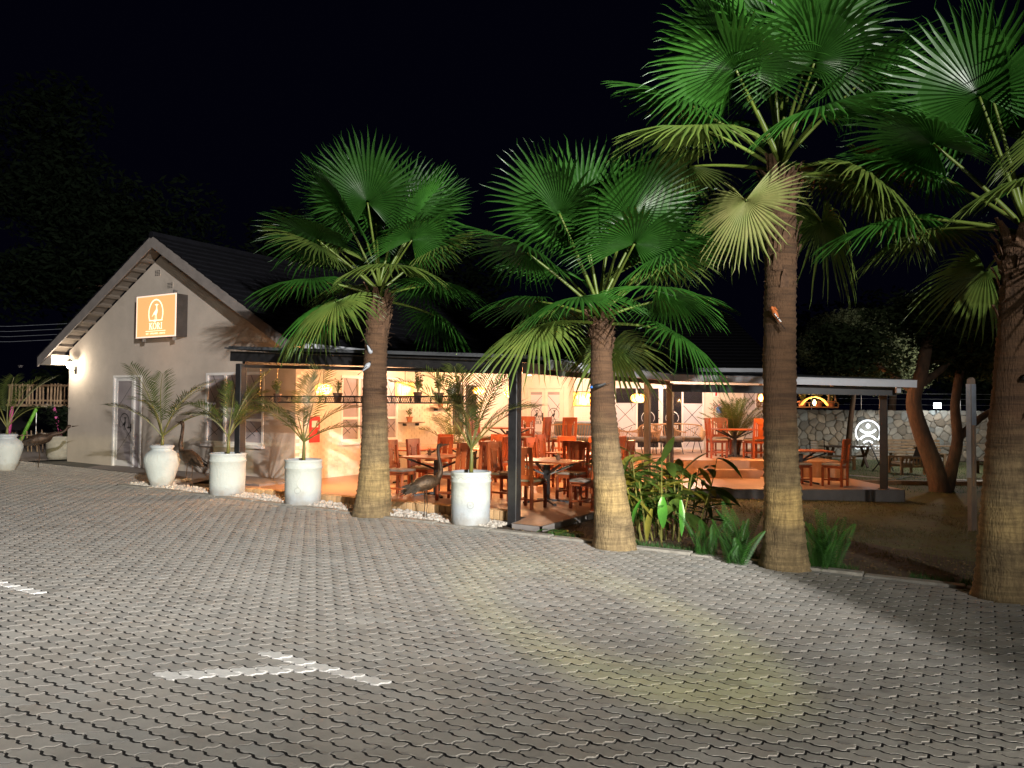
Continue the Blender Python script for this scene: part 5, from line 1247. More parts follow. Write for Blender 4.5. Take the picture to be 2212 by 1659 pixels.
# ------------------------------------------------------------------ planting by the kerb
def lance_leaf(L, wd, curl, seed):
    r_ = random.Random(seed); b = MB(); n = 6; vs = []; fs = []
    for k in range(n + 1):
        f = k / n; x = L * f; z = -curl * L * f * f; h_ = wd * (math.sin(PI * min(1, f * .92 + .08)) ** .8) if k < n else .002
        vs += [(x, -h_, z + h_ * .35), (x, 0, z), (x, h_, z + h_ * .35)]
    for k in range(n): o_ = k * 3; fs += [(o_, o_ + 1, o_ + 4, o_ + 3), (o_ + 1, o_ + 2, o_ + 5, o_ + 4)]
    b.add(vs, fs); return b
LL = {}
def lmesh(i, mt):
    if (i, mt) not in LL: LL[(i, mt)] = lance_leaf((.42, .36, .48)[i], (.052, .058, .045)[i], (.25, .45, .12)[i], i).mesh('leaf', mt, True)
    return LL[(i, mt)]
gp = thing('ginger_clump', 'broad-leaved ginger clump between the second and third palms', 'plant', (2.35, .25, gz(2.35, .25)))
r_ = random.Random(9)
for k in range(36):
    a = r_.uniform(0, 6.28); rad = r_.uniform(.05, .62); bx, by = rad * math.cos(a), rad * math.sin(a); H = r_.uniform(.6, 1.22)
    top = Vector((bx * 1.5 + r_.uniform(-.1, .1), by * 1.5 + r_.uniform(-.1, .1), H)); b = MB(); b.tube([(bx, by, 0), (Vector((bx, by, 0)) + top) / 2 + Vector((0, 0, .05)), top], [.012, .010, .006], 5); b.build('stem', 'feather_stem', gp)
    for j in range(6):
        f = .42 + .58 * j / 5; p = Vector((bx, by, 0)).lerp(top, f); i = r_.randrange(3); mt = r_.choice(('broad_leaf', 'broad_leaf', 'broad_leaf', 'broad_leaf_yellow' if f > .75 else 'broad_leaf', 'broad_leaf_bright' if f < .6 else 'broad_leaf_yellow'))
        o = link('leaf', lmesh(i, mt), gp, tuple(p)); o.rotation_euler = (r_.uniform(-.5, .5), -r_.uniform(-.55, .95) * (1 if f > .8 else .75), j * 2.6 + a + r_.uniform(-.5, .5)); s_ = r_.uniform(.8, 1.25); o.scale = (s_, s_, s_)
# bright leaves hanging beside the second palm trunk
for k, (dx, dz, rz, tilt, mt, s_) in enumerate(((-.50, .62, 205, 58, 'broad_leaf_bright', 1.1), (-.22, .66, 255, 78, 'broad_leaf_bright', 1.15), (.02, .62, 285, 80, 'broad_leaf_bright', 1.0), (-.36, .5, 225, 62, 'broad_leaf_yellow', 1.0), (-1.0, .66, 195, 48, 'broad_leaf_yellow', 1.05))):
    p = RIGHT * dx - FWD * .55 + Vector((0, 0, dz)); o = link('leaf', lmesh(k % 3, mt), gp, tuple(p)); o.rotation_euler = (0, R(tilt), R(31 + rz)); o.scale = (s_, s_, s_)
gp2 = thing('low_bush', 'low dark leafy bush at the foot of the second palm', 'shrub', (1.72, -.05, gz(1.7, 0))); bushy(gp2, 46, .42, .62, 'fern_leaf', 31, lf=.10)
b = MB(); b.tube([(0, 0, -.05), (0, 0, .12)], .02, 6); b.build('stem', 'bark', gp2)
# sword ferns
def sword_frond(L, seed):
    r_ = random.Random(seed); b = MB(); n = 26; pts = []
    for k in range(n + 1): f = k / n; pts.append(Vector((.22 * L * f ** 2, 0, L * f * (1 - .08 * f))))
    b.tube(pts[::2], .004, 4)
    for k in range(1, n):
        f = k / n; l = .085 * math.sin(PI * min(1, .15 + f * .85)) ** .7 + .012; p = pts[k]
        for s_ in (-1, 1):
            t = Vector((.01, s_ * l, l * .38)); b.add([p - Vector((0, 0, .004)), p + t * .5 + Vector((.006, 0, -.007)), p + t, p + t * .5 + Vector((.006, 0, .009))], [(0, 1, 2, 3)])
    return b.mesh('fern_frond', 'fern_leaf')
SF = [sword_frond(.75, 1), sword_frond(.95, 2), sword_frond(.6, 3)]
for (X, Y, n, s_, lb) in ((2.72, 9.5, 20, .8, 'sword fern on the left side of the tallest palm'), (3.66, 9.25, 26, .85, 'sword fern on the right side of the tallest palm'), (2.45, 9.9, 10, .75, 'dark sword fern a little behind, left of the tallest palm')):
    p = cw(X, Y); t = thing('sword_fern', lb, 'fern', (p.x, p.y, gz(p.x, p.y) - .02), 0, 'sword ferns by the tallest palm')
    for k in range(n):
        o = link('fern_frond', SF[k % 3], t, (r_.uniform(-.12, .12), r_.uniform(-.12, .12), 0)); o.rotation_euler = (0, r_.uniform(-.05, .5), r_.uniform(0, 6.28)); q = s_ * r_.uniform(.7, 1.15); o.scale = (q, q, q)
# grass: thin tufts at the kerb and over the lawn
r_ = random.Random(8); b = MB()
def blade(x, y, h_, m):
    z = gz(x, y) - .012; a = r_.uniform(0, 6.28); lx, ly = h_ * .5 * math.cos(a), h_ * .5 * math.sin(a); w_ = .006; c, s2 = -math.sin(a) * w_, math.cos(a) * w_
    b.add([(x - c, y - s2, z), (x + c, y + s2, z), (x + lx, y + ly, z + h_)], [(0, 1, 2)], m)
for k in range(34000):
    x = r_.uniform(.7, 9.5); y = -.56 + 9 * r_.random() ** 1.6
    if x < .75 and y > -.3: continue
    patch = math.sin(x * 2.1 + 1.3 * math.sin(y * 1.7)) + math.sin(y * 2.6 + x)
    if y < .8 and x < 4 and r_.random() < .75: continue
    if patch < -.4 and r_.random() < .8: continue
    blade(x, y, r_.uniform(.015, .05), 0)
for k in range(4200):
    x = .8 + 8.5 * r_.random(); y = -.57 + .35 * r_.random() ** 2
    if math.sin(x * 3.3) + math.sin(x * 7.1) < -.3: continue
    blade(x, y, r_.uniform(.03, .09), 1)
for k in range(9000):
    q = cw(r_.uniform(8.5, 20), r_.uniform(19, 32)); blade(q.x, q.y, r_.uniform(.03, .07), 1)
tag(b.build('grass', ['grass_blade', 'grass_green']), 'short patchy grass on the lawn and along the kerb', 'grass', kind='stuff')
b = MB()
for k in range(900):
    x = r_.uniform(.05, 7); y = r_.uniform(-.55, 1.0) if r_.random() < .7 else r_.uniform(-.55, 4)
    if x < .62 and y > -.32: continue
    z = gz(x, y) + r_.uniform(0, .012); a = r_.uniform(0, 6.28); L = r_.uniform(.02, .06); c, s2 = math.cos(a), math.sin(a); w_ = L * .35
    b.add([(x, y, z), (x + L * .5 * c - w_ * s2, y + L * .5 * s2 + w_ * c, z + r_.uniform(.004, .02)), (x + L * c, y + L * s2, z + .004), (x + L * .5 * c + w_ * s2, y + L * .5 * s2 - w_ * c, z + r_.uniform(.0, .015))], [(0, 1, 2, 3)])
tag(b.build('leaf_litter', 'dry_leaf'), 'dry leaf litter scattered on the planting bed', 'leaf litter', kind='stuff')
t = thing('fallen_leaves', 'small pile of yellow-green leaves left of the second palm', 'leaf pile', (.95, -.42, gz(.95, -.42)))
for k in range(16):
    o = link('leaf', lmesh(k % 3, r_.choice(('broad_leaf_yellow', 'broad_leaf', 'fern_leaf'))), t, (r_.uniform(-.22, .22), r_.uniform(-.08, .12), r_.uniform(.02, .07))); o.rotation_euler = (r_.uniform(-.6, .6), r_.uniform(-.3, .3), r_.uniform(0, 6.28)); q = r_.uniform(.3, .55); o.scale = (q, q, q)

# ------------------------------------------------------------------ metal birds
def heron(loc, rz, s_, label, pose='up', mt='bronze'):
    t = thing('bird_sculpture', label, 'sculpture', loc, rz, 'metal bird sculptures')
    # faces +x; body, neck and head one mesh
    lh = .42 * s_; b = MB()
    body = [(-.34, 0, lh - .03 * s_), (-.26, 0, lh + .03 * s_), (-.12, 0, lh + .09 * s_), (.02, 0, lh + .13 * s_), (.12, 0, lh + .15 * s_), (.19, 0, lh + .20 * s_)]
    rad = [.012, .055, .105, .12, .095, .05]
    if pose == 'up': neck = [(.215, 0, lh + .30 * s_), (.205, 0, lh + .44 * s_), (.195, 0, lh + .56 * s_), (.215, 0, lh + .63 * s_), (.25, 0, lh + .645 * s_)]; nr = [.032, .024, .022, .035, .028]
    elif pose == 'crane': neck = [(.23, 0, lh + .32 * s_), (.20, 0, lh + .48 * s_), (.18, 0, lh + .62 * s_), (.20, 0, lh + .68 * s_), (.24, 0, lh + .685 * s_)]; nr = [.036, .026, .024, .034, .026]
    else: neck = [(.27, 0, lh + .22 * s_), (.36, 0, lh + .24 * s_), (.43, 0, lh + .30 * s_), (.47, 0, lh + .36 * s_), (.51, 0, lh + .36 * s_)]; nr = [.04, .03, .024, .034, .026]
    pts = [Vector((p[0] * s_, p[1], p[2])) for p in body] + [Vector((p[0] * s_, p[1], p[2])) for p in neck]
    b.tube(catmull(pts, 3), [v * s_ for v in sum([[a_ + (b2 - a_) * k / 3 for k in range(3)] for a_, b2 in zip(rad + nr, (rad + nr)[1:])], [])] + [nr[-1] * s_], 10); hd = pts[-1]
    b.tube([hd + Vector((.015 * s_, 0, 0)), hd + Vector((.14 * s_, 0, .015 * s_))], [.016 * s_, .002], 6); b.build('body', mt, t, True)
    b = MB(); r2 = random.Random(int(abs(loc[0]) * 10))
    for k in range(70):
        f = r2.uniform(0, 1); sy = r2.choice((-1, 1)); p = Vector(((-.3 + .42 * f) * s_, sy * .09 * s_ * math.sin(PI * (.2 + .7 * f)), lh + (.03 + .1 * f) * s_ + r2.uniform(-.05, .06) * s_)); q = p + Vector((-.14 * s_, sy * .015 * s_, -.06 * s_ * r2.uniform(.3, 1.5))); w_ = Vector((0, .01, .018)) * s_
        b.add([p - w_, p + w_, q], [(0, 1, 2)])
    tag(b.build('feathers', 'feather_metal', t), kind='stuff')
    for sy in (-1, 1):
        b = MB(); b.tube([(-.02 * s_, sy * .05 * s_, lh + .04), (.0, sy * .055 * s_, lh * .5), (-.02 * s_, sy * .06 * s_, -.05)], [.012, .007, .006], 6); b.build('leg', mt, t)
    return t
heron((-1.44, -.40, gz(-1.44, -.4)), R(31) + R(25), 1.05, 'dark long-necked metal bird on the pebbles right of the first palm', 'crane')
heron((-7.35, -.32, gz(-7.35, -.3)), R(31) + R(150), 1.2, 'dark metal bird with a raised neck beside the white vase', 'crane')
heron((-14.0, .35, gz(-14, .3)), R(31) + R(28), 1.3, 'dark metal bird leaning forward beside the left-edge vase', 'low')
def tree_bird(loc, rz, pitch, s_, label, mb_='grey_paint', hb='black', beak='yellow_paint', crest=None, stripes=False):
    t = thing('bird_ornament', label, 'ornament', loc, rz, 'painted bird ornaments on the palm trunks'); t.rotation_euler = (0, pitch, rz); t.scale = (.72, .72, .72)
    b = MB(); b.tube(catmull([(-.15, 0, 0), (-.07, 0, .01), (0, 0, .02), (.06, 0, .03), (.10, 0, .035)], 3), [s_ * v for v in (.008, .012, .018, .024, .03, .036, .042, .044, .042, .036, .03, .026, .022)], 10); b.build('body', mb_, t, True)
    b = MB(); b.tube([(.09, 0, .035), (.125, 0, .04), (.15, 0, .04)], [.02 * s_, .026 * s_, .012 * s_], 8); b.build('head', hb, t, True)
    b = MB(); b.tube([(.145, 0, .04), (.21, 0, .03)], [.008 * s_, .002], 6); b.build('beak', beak, t)
    b = MB(); b.prism([(-.12, -.018), (-.12, .018), (-.27, .03), (-.27, -.03)], -.004, .004); b.build('tail', 'black', t)
    for sy in (-1, 1):
        b = MB(); b.prism([(.06, sy * .03), (.0, sy * .055), (-.14, sy * .02), (-.06, sy * .018)], .015, .03); b.build('wing', 'black' if not stripes else 'white', t)
        if stripes:
            for k in range(4): b = MB(); b.prism([(.03 - k * .035, sy * .022), (.03 - k * .035, sy * .05), (.015 - k * .035, sy * .05), (.015 - k * .035, sy * .022)], .012, .034); b.build('wing_stripe', 'black', t)
    if crest:
        b = MB()
        for k in range(6): a = R(60 + k * 22); b.prism([(.12, -.004), (.12 + .07 * math.cos(a), -.008 + .0), (.12 + .075 * math.cos(a + .2), .008)], .05 + k * .006, .056 + k * .006 + .004)
        b.prism([(.10, .0), (.09, .05), (.13, .07), (.165, .05), (.15, 0)], .03, .04, Matrix.Rotation(R(90), 4, 'X')); b.build('crest', crest, t)
    return t
def on_trunk(X, Y, z, r, dx=0): return tuple(cw(X + dx, Y - math.sqrt(max(.0001, r * r - dx * dx)) - .03, z))
tree_bird(on_trunk(-2.20, 12.75, 2.42, .2, -.11), R(31) + R(20), R(-40), 1.3, 'grey bird ornament with a yellow beak, lower one on the first palm')
tree_bird(on_trunk(-2.18, 12.75, 2.68, .2, -.10), R(31) + R(60), R(58), 1.2, 'grey bird ornament diving head down, upper one on the first palm')
tree_bird(on_trunk(1.19, 10.38, 2.07, .2, -.07), R(31) + R(170), R(20), 1.0, 'dark glossy bird ornament on the second palm trunk', 'black', 'blue_paint', 'black')
tree_bird(on_trunk(3.16, 9.25, 2.88, .2, -.13), R(31) + R(150), R(-55), 1.0, 'orange hoopoe ornament with striped wings on the tallest palm', 'orange_paint', 'orange_paint', 'black', 'orange_paint', True)
tree_bird(on_trunk(5.14, 7.95, 2.15, .2, -.02), R(31) + R(120), R(35), 1.3, 'upper white and black bird ornament on the right-edge palm', 'white', 'black', 'black')
tree_bird(on_trunk(5.13, 7.95, 1.86, .2, .06), R(31) + R(200), R(55), 1.2, 'lower white and black bird ornament on the right-edge palm', 'white', 'black', 'black')

# ------------------------------------------------------------------ slim post on the lawn
q = cw(7.5, 12.85); z0 = gz(q.x, q.y) - .05; t = thing('carved_post', 'tall slim carved post with a slot standing on the lawn', 'post', (q.x, q.y, z0), R(31) + R(35))
b = MB()
for a in ((-.09, -.03, 0, 2.40), (.03, .09, 0, 2.40)): b.b6(a[0], a[1], -.03, .03, a[2], a[3])
for a in ((0, .75), (1.75, 2.40)): b.b6(-.03, .03, -.029, .029, a[0], a[1])
b.prism([(-.09, 2.40), (.09, 2.40), (.07, 2.5), (0, 2.53), (-.07, 2.5)], -.03, .03, Matrix(((1, 0, 0, 0), (0, 0, 1, 0), (0, 1, 0, 0), (0, 0, 0, 1)))); b.build('shaft', 'pole_wood', t)
b = MB(); b.b6(-.10, -.092, -.035, .035, .9, 2.42); b.b6(-.06, .085, -.038, -.032, 1.75, 2.42); b.build('metal_facing', 'pole_metal', t)

# ------------------------------------------------------------------ stone wall at the back
sw0 = cw(0, 33.2); wall = thing('stone_wall', 'rubble stone garden wall at the back of the lawn', 'wall', (sw0.x, sw0.y, -.35), R(31))
WX0, WX1, WH = 10.2, 22.5, 2.13
b = MB(); b.b6(WX0, WX1, .02, .3, 0, WH); b.build('mortar_core', 'stone_mortar', wall)
r_ = random.Random(4); seeds = []
gx, gy = .37, .28
for j in range(-1, int(WH / gy) + 2):
    for i in range(-1, int((WX1 - WX0) / gx) + 2):
        seeds.append((WX0 + (i + .5 * (j % 2)) * gx + r_.uniform(-.16, .16), (j + .5) * gy + r_.uniform(-.11, .11)))
def clip(poly, px, py, nx, ny):
    out = []
    for k in range(len(poly)):
        a, c = poly[k], poly[(k + 1) % len(poly)]; da = (a[0] - px) * nx + (a[1] - py) * ny; dc = (c[0] - px) * nx + (c[1] - py) * ny
        if da <= 0: out.append(a)
        if da * dc < 0: u = da / (da - dc); out.append((a[0] + (c[0] - a[0]) * u, a[1] + (c[1] - a[1]) * u))
    return out
ns = 0
for (sx, sy) in seeds:
    if not (WX0 < sx < WX1 and 0 < sy < WH): continue
    poly = [(sx - .5, max(0, sy - .5)), (sx + .5, max(0, sy - .5)), (sx + .5, min(WH + .02, sy + .5)), (sx - .5, min(WH + .02, sy + .5))]
    for (ox, oy) in seeds:
        if (ox, oy) != (sx, sy) and abs(ox - sx) < 1 and abs(oy - sy) < 1:
            d = math.hypot(ox - sx, oy - sy); nx, ny = (ox - sx) / d, (oy - sy) / d; poly = clip(poly, sx + nx * (d / 2 - .008), sy + ny * (d / 2 - .008), nx, ny)
            if len(poly) < 3: break
    if len(poly) < 3: continue
    cx = sum(p[0] for p in poly) / len(poly); cy = sum(p[1] for p in poly) / len(poly); n = len(poly); dp = r_.uniform(.012, .045)
    # round the corners a little
    rp = []
    for k in range(n):
        a, c = Vector(poly[k]), Vector(poly[(k + 1) % n]); rp += [a.lerp(c, .22), a.lerp(c, .78)]
    m_ = len(rp); b = MB(); vs = [(p.x - cx, .02, p.y - cy) for p in rp] + [((p.x - cx) * .96, -dp * .6, (p.y - cy) * .96) for p in rp] + [((p.x - cx) * .72, -dp, (p.y - cy) * .72) for p in rp]
    fs = [tuple(range(2 * m_, 3 * m_))]
    for k in range(m_): fs += [(k, (k + 1) % m_, m_ + (k + 1) % m_, m_ + k), (m_ + k, m_ + (k + 1) % m_, 2 * m_ + (k + 1) % m_, 2 * m_ + k)]
    b.add(vs, fs); g_ = r_.gauss(1, .22); wv = r_.gauss(0, .07); g_ = max(.45, g_)
    me = tone_mesh(b, 'stone', 'stone', [(g_ * (1 + wv), g_, g_ * (1 - wv))] * len(fs)); link('stone', me, wall, (cx, 0, cy)); ns += 1
# lit CREATE sign on the wall
cs = thing('lit_wall_sign', 'round glowing figure emblem with white lettering on the stone wall', 'sign', (sw0.x, sw0.y, -.35), R(31))
q0 = Vector((14.95, -.12, 0)); Mx = face_mat((14.95, -.14, 1.20)); Rg = .54
b = MB(); po, pi = ring(0, 0, Rg, Rg, .06, -38, 218, 44); strip_faces(b, po, pi, -.015, .015, Mx); b.build('ring', 'create_white', cs)
b = MB(); b.prism([(.09 * math.cos(k * PI / 8), .28 + .10 * math.sin(k * PI / 8)) for k in range(16)], -.015, .015, Mx); b.build('figure_head', 'create_white', cs)
for cy, a0, a1, rr, tk in ((.34, 215, 325, .40, .085), (-.46, 30, 150, .38, .085), (-.58, 40, 140, .26, .07)):
    b = MB(); po, pi = ring(0, cy, rr * 1.1, rr, tk, a0, a1, 20); strip_faces(b, po, pi, -.015, .015, Mx); b.build('figure_arc', 'create_white', cs)
text_mesh('CREATE', .24, Mx @ Matrix.Translation((0, -.70, 0)), 'create_white', 'lettering', cs, .012, 1.25)
b = MB(); b.box((14.95, -.06, 1.15), (.8, .05, 1.0)); b.build('backing', 'stone_mortar', cs)
p = cw(14.95, 32.6, .95); plight('wall_sign_light', tuple(p), 20, (.85, .95, 1), .25)
# back wall floodlight
p = cw(17.85, 33.0); fl = thing('garden_floodlight', 'bright white floodlight on top of the stone wall', 'lamp', (p.x, p.y, 1.78), R(31))
b = MB(); b.tube([(0, .1, -.1), (0, .1, .2)], .02, 6); b.box((0, .05, .22), (.32, .08, .24)); b.build('housing', 'black_steel', fl); b = MB(); b.box((0, .005, .22), (.3, .01, .22)); b.build('lens', 'bulb_white', fl)
plight('garden_light', tuple(cw(17.85, 32.3, 2.1)), 50, (.92, .98, 1), .1)
q = cw(15.6, 27.4); tl = thing('fill_lantern', 'small lantern added above the back lawn to light the stone wall', 'lamp', (q.x, q.y, 3.7)); b = MB(); b.lathe([(.05, 0), (.09, .05), (.09, .2), (.03, .26)], 10, capt=True); b.build('shade', 'black_steel', tl); b = MB(); b.lathe([(.04, -.02), (.04, -.004)], 10, capt=True); b.build('lens', 'bulb_white', tl)
plight('fill_lantern_light', (q.x, q.y, 3.6), 560, (1, .95, .86), .12)  # lantern added to light the stone wall from the front
for k in range(6):
    p = cw(10.6 + k * 2.1, 33.35, 1.75); b = MB(); b.tube([(0, 0, 0), (0, 0, .75)], .018, 6); b.build('fence_post', 'steel', wall).location = (10.6 + k * 2.1, .15, WH)
b = MB()
for z in (.25, .5, .72): b.tube([(WX0, .15, WH + z), (WX1, .15, WH + z)], .006, 4)
b.build('fence_wire', 'steel', wall)

# ------------------------------------------------------------------ garden furniture
def slat_bench(X, Y, rz, L, label, back=True, mt='old_wood', z=None):
    q = cw(X, Y); t = thing('garden_bench', label, 'bench', (q.x, q.y, gz(q.x, q.y) - .01), R(31) + rz)
    for k in range(5): b = MB(); b.b6(-L / 2, L / 2, -.22 + k * .09, -.22 + k * .09 + .075, .42, .45); b.build('seat_slat', mt, t)
    for sx in (-1, 1):
        for sy in (-.2, .2): b = MB(); b.box((sx * (L / 2 - .08), sy, .21), (.08, .07, .418)); b.build('leg', mt, t)
        b = MB(); b.b6(sx * (L / 2 - .08) - .03, sx * (L / 2 - .08) + .03, -.16, .16, .30, .36); b.build('rail', mt, t)
    if back:
        for k in range(4): b = MB(); b.box((0, .27 + k * .03, .55 + k * .12), (L, .025, .085), Matrix.Rotation(R(-14), 3, 'X')); b.build('back_slat', mt, t)
    return t
def lounge(X, Y, rz, label):
    q = cw(X, Y); t = thing('lounge_chair', label, 'lounge chair', (q.x, q.y, gz(q.x, q.y) - .01), R(31) + rz)
    for sy in (-.33, .33):
        b = MB(); b.b6(-.45, .42, sy - .03, sy + .03, .50, .56); b.build('arm', 'old_wood', t)
        for x in (-.42, .36): b = MB(); b.box((x, sy, .25), (.07, .06, .498)); b.build('leg', 'old_wood', t)
        b = MB(); b.b6(-.38, .32, sy - .022, sy + .022, .22, .28); b.build('side_rail', 'old_wood', t)
        for k in range(5): b = MB(); b.b6(-.28 + k * .12, -.24 + k * .12, sy - .012, sy + .012, .281, .499); b.build('side_slat', 'old_wood', t)
    b = MB(); b.box((-.02, 0, .34), (.75, .58, .10), None, 0, .03); b.build('seat_cushion', 'cushion', t)
    b = MB(); b.box((.48, 0, .62), (.08, .64, .72), Matrix.Rotation(R(22), 3, 'Y'), 0, .02); b.build('backrest', 'black', t)
    return t
def pic_table(X, Y, rz, L, label, mt='dark_wood', h=.74):
    q = cw(X, Y); t = thing('garden_table', label, 'table', (q.x, q.y, gz(q.x, q.y) - .01), R(31) + rz)
    for k in range(5): b = MB(); b.b6(-L / 2, L / 2, -.38 + k * .155, -.38 + k * .155 + .14, h - .04, h); b.build('table_board', mt, t)
    for sx in (-1, 1):
        b = MB(); b.bar((sx * L * .36, -.3, 0), (sx * L * .36, .2, h - .05), .08, .06); b.build('leg', mt, t); b = MB(); b.bar((sx * L * .36 + .065, .3, 0), (sx * L * .36 + .065, -.2, h - .05), .08, .06); b.build('leg', mt, t)
    b = MB(); b.b6(-L * .34, L * .34, -.03, .03, .35, .41); b.build('stretcher', mt, t); return t
lounge(12.75, 25.4, R(8), 'wooden lounge chair with a dark back on the lawn, right of the deck end post')
slat_bench(11.0, 26.6, R(5), 1.1, 'wooden slatted low bench on the lawn seen past the deck chair', False)
pic_table(11.9, 28.0, 0, 1.7, 'dark wooden garden table below the glowing wall sign')
def fold_chair(X, Y, rz, label):
    q = cw(X, Y); t = thing('folding_chair', label, 'chair', (q.x, q.y, gz(q.x, q.y) - .01), R(31) + rz, 'slatted folding garden chairs')
    for k in range(5): b = MB(); b.box((0, -.2 - k * .035, .52 + k * .085), (.44, .018, .055), Matrix.Rotation(R(22), 3, 'X')); b.build('back_slat', 'white', t)
    for k in range(5): b = MB(); b.b6(-.22, .22, -.16 + k * .08, -.16 + k * .08 + .06, .44, .46); b.build('seat_slat', 'white', t)
    for sx in (-1, 1):
        b = MB(); b.bar((sx * .23, -.40, .98), (sx * .23, .2, 0), .03, .03); b.build('leg', 'black_steel', t); b = MB(); b.bar((sx * .20, .2, .45), (sx * .20, -.25, 0), .03, .03); b.build('leg', 'black_steel', t)
fold_chair(10.55, 27.2, R(160), 'white slatted folding chair left of the dark garden table')
fold_chair(12.45, 26.4, R(200), 'white slatted folding chair just left of the deck end post')
slat_bench(15.6, 30.3, R(-3), 2.0, 'long wooden bench by the stone wall, behind the curved tree trunk', True)
pic_table(16.6, 30.9, 0, 2.0, 'wooden garden table by the stone wall, between the tree trunks', 'old_wood')
slat_bench(16.4, 26.3, R(6), 1.7, 'low wooden bench on the lawn near the right-edge palm', False, 'dark_wood')
b = MB()
pts = [tuple(cw(9.6 + k * .25, 23.3 + .5 * math.sin(k * .8) , 0)) for k in range(22)]
b.tube(catmull([(p[0], p[1], gz(p[0], p[1]) + .015) for p in pts], 3), .014, 5); tag(b.build('garden_hose', 'grey_paint'), 'thin garden hose lying across the back lawn', 'hose')
b = MB(); a_, c_ = cw(8.6, 20.9), cw(17, 22.3); b.bar((a_.x, a_.y, gz(a_.x, a_.y) + .04), (c_.x, c_.y, gz(c_.x, c_.y) + .04), .14, .12); tag(b.build('log_border', 'old_wood'), 'long timber border log along the back lawn', 'log')
q1, q2, q3, q4 = cw(11.6, 21.3), cw(17, 22.0), cw(17, 23.4), cw(12.5, 23.4); sheet('gravel_patch', [xy(q1), xy(q2), xy(q3), xy(q4)], .004, 'pebble')

# ------------------------------------------------------------------ trees
def leafy(parent, blobs, n, mt, seed, lf, name='crown', flat=1):
    r_ = random.Random(seed); b = MB()
    tot = sum(bl[3] ** 2 for bl in blobs)
    for (x, y, z, rr) in blobs:
        for k in range(int(n * rr * rr / tot)):
            v = Vector((r_.gauss(0, 1), r_.gauss(0, 1), r_.gauss(0, 1))).normalized() * rr * (r_.random() ** .35); v.z *= .75
            p = Vector((x, y, z)) + v; u = Vector((r_.uniform(-1, 1), r_.uniform(-1, 1), r_.uniform(-.7, .5))).normalized() * lf * r_.uniform(.6, 1.4); w_ = u.cross(Vector((r_.uniform(-1, 1), r_.uniform(-1, 1), r_.uniform(-1, 1)))).normalized() * lf * .38
            b.add([p - u, p + w_, p + u, p - w_], [(0, 1, 2, 3)])
    return tag(b.build(name, mt, parent), kind='stuff')
def tree(X, Y, label, limbs, blobs, n, mt, seed, lf=.12, cat='tree', nm='tree', zb=None, bark='bark'):
    q = cw(X, Y); t = thing(nm, label, cat, (q.x, q.y, gz(q.x, q.y) - .1), R(31))
    for i, (pts, r0, r1) in enumerate(limbs):
        c = catmull(pts, 4); b = MB(); b.tube(c, [r0 + (r1 - r0) * k / (len(c) - 1) for k in range(len(c))], 10); b.build('trunk' if i == 0 else 'limb', bark, t, True)
    if n: leafy(t, blobs, n, mt, seed, lf)
    return t
r_ = random.Random(12)
def blobs(cx, cy, cz_, rx, rz_, n, r0, r1): return [(cx + r_.uniform(-rx, rx), cy + r_.uniform(-rx * .6, rx * .6), cz_ + r_.uniform(-rz_, rz_), r_.uniform(r0, r1)) for k in range(n)]
tree(10.45, 19.4, 'brown curved tree trunk with dark canopy on the lawn', [([(.1, 0, 0), (-.05, 0, .7), (-.35, 0, 1.5), (-.55, 0, 2.3), (-.35, 0, 3.0), (0, .3, 4)], .24, .13), ([(-.4, 0, 2.7), (.5, .3, 3.3), (1.2, .5, 4.2)], .1, .04), ([(-.5, 0, 2.5), (-1.2, .4, 3.2), (-2, .6, 3.9)], .09, .03)], blobs(.3, .4, 4.0, 2.4, .9, 16, .5, .95), 9000, 'garden_leaf', 3, .09)
tree(11.0, 19.7, 'slimmer forked tree trunk beside the curved one on the lawn', [([(-.15, 0, 0), (0, 0, .7), (.15, 0, 1.4), (.1, 0, 2.3), (.5, .3, 3.6)], .17, .09), ([(.12, 0, 1.35), (.7, 0, 1.9), (1.4, 0, 2.35), (2.2, .3, 3.0)], .10, .05)], blobs(1.6, .4, 3.9, 1.7, .8, 12, .5, .9), 6500, 'garden_leaf', 4, .09)
tree(13.0, 30.5, 'greyish round shrub-tree lit above the stone wall', [([(0, 0, 0), (.1, 0, 1.5), (.3, 0, 3)], .14, .07)], blobs(.4, 0, 4.4, 2.2, 1.2, 28, .5, 1.0), 26000, 'shrub_leaf', 6, .055)
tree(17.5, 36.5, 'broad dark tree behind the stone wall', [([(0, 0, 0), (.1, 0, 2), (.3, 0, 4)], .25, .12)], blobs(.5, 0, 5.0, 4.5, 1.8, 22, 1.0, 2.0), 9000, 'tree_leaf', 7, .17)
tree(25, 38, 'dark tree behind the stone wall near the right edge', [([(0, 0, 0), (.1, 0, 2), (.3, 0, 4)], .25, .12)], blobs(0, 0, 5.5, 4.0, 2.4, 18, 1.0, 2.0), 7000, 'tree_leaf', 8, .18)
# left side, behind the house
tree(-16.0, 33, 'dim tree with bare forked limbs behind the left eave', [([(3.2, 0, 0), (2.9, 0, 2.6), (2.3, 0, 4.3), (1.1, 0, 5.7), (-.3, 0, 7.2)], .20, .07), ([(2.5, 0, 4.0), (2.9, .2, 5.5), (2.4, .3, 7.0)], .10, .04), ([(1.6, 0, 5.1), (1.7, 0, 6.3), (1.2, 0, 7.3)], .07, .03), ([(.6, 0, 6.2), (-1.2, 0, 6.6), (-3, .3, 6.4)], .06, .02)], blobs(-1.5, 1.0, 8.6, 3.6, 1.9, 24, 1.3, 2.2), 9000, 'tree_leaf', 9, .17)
tree(-25.0, 36, 'large dark tree at the left edge of the picture', [([(0, 0, 0), (.2, 0, 3), (.3, 0, 7)], .3, .12)], blobs(1.5, 0, 10.5, 3.6, 5.0, 26, 1.3, 2.5), 11000, 'tree_leaf', 10, .2)
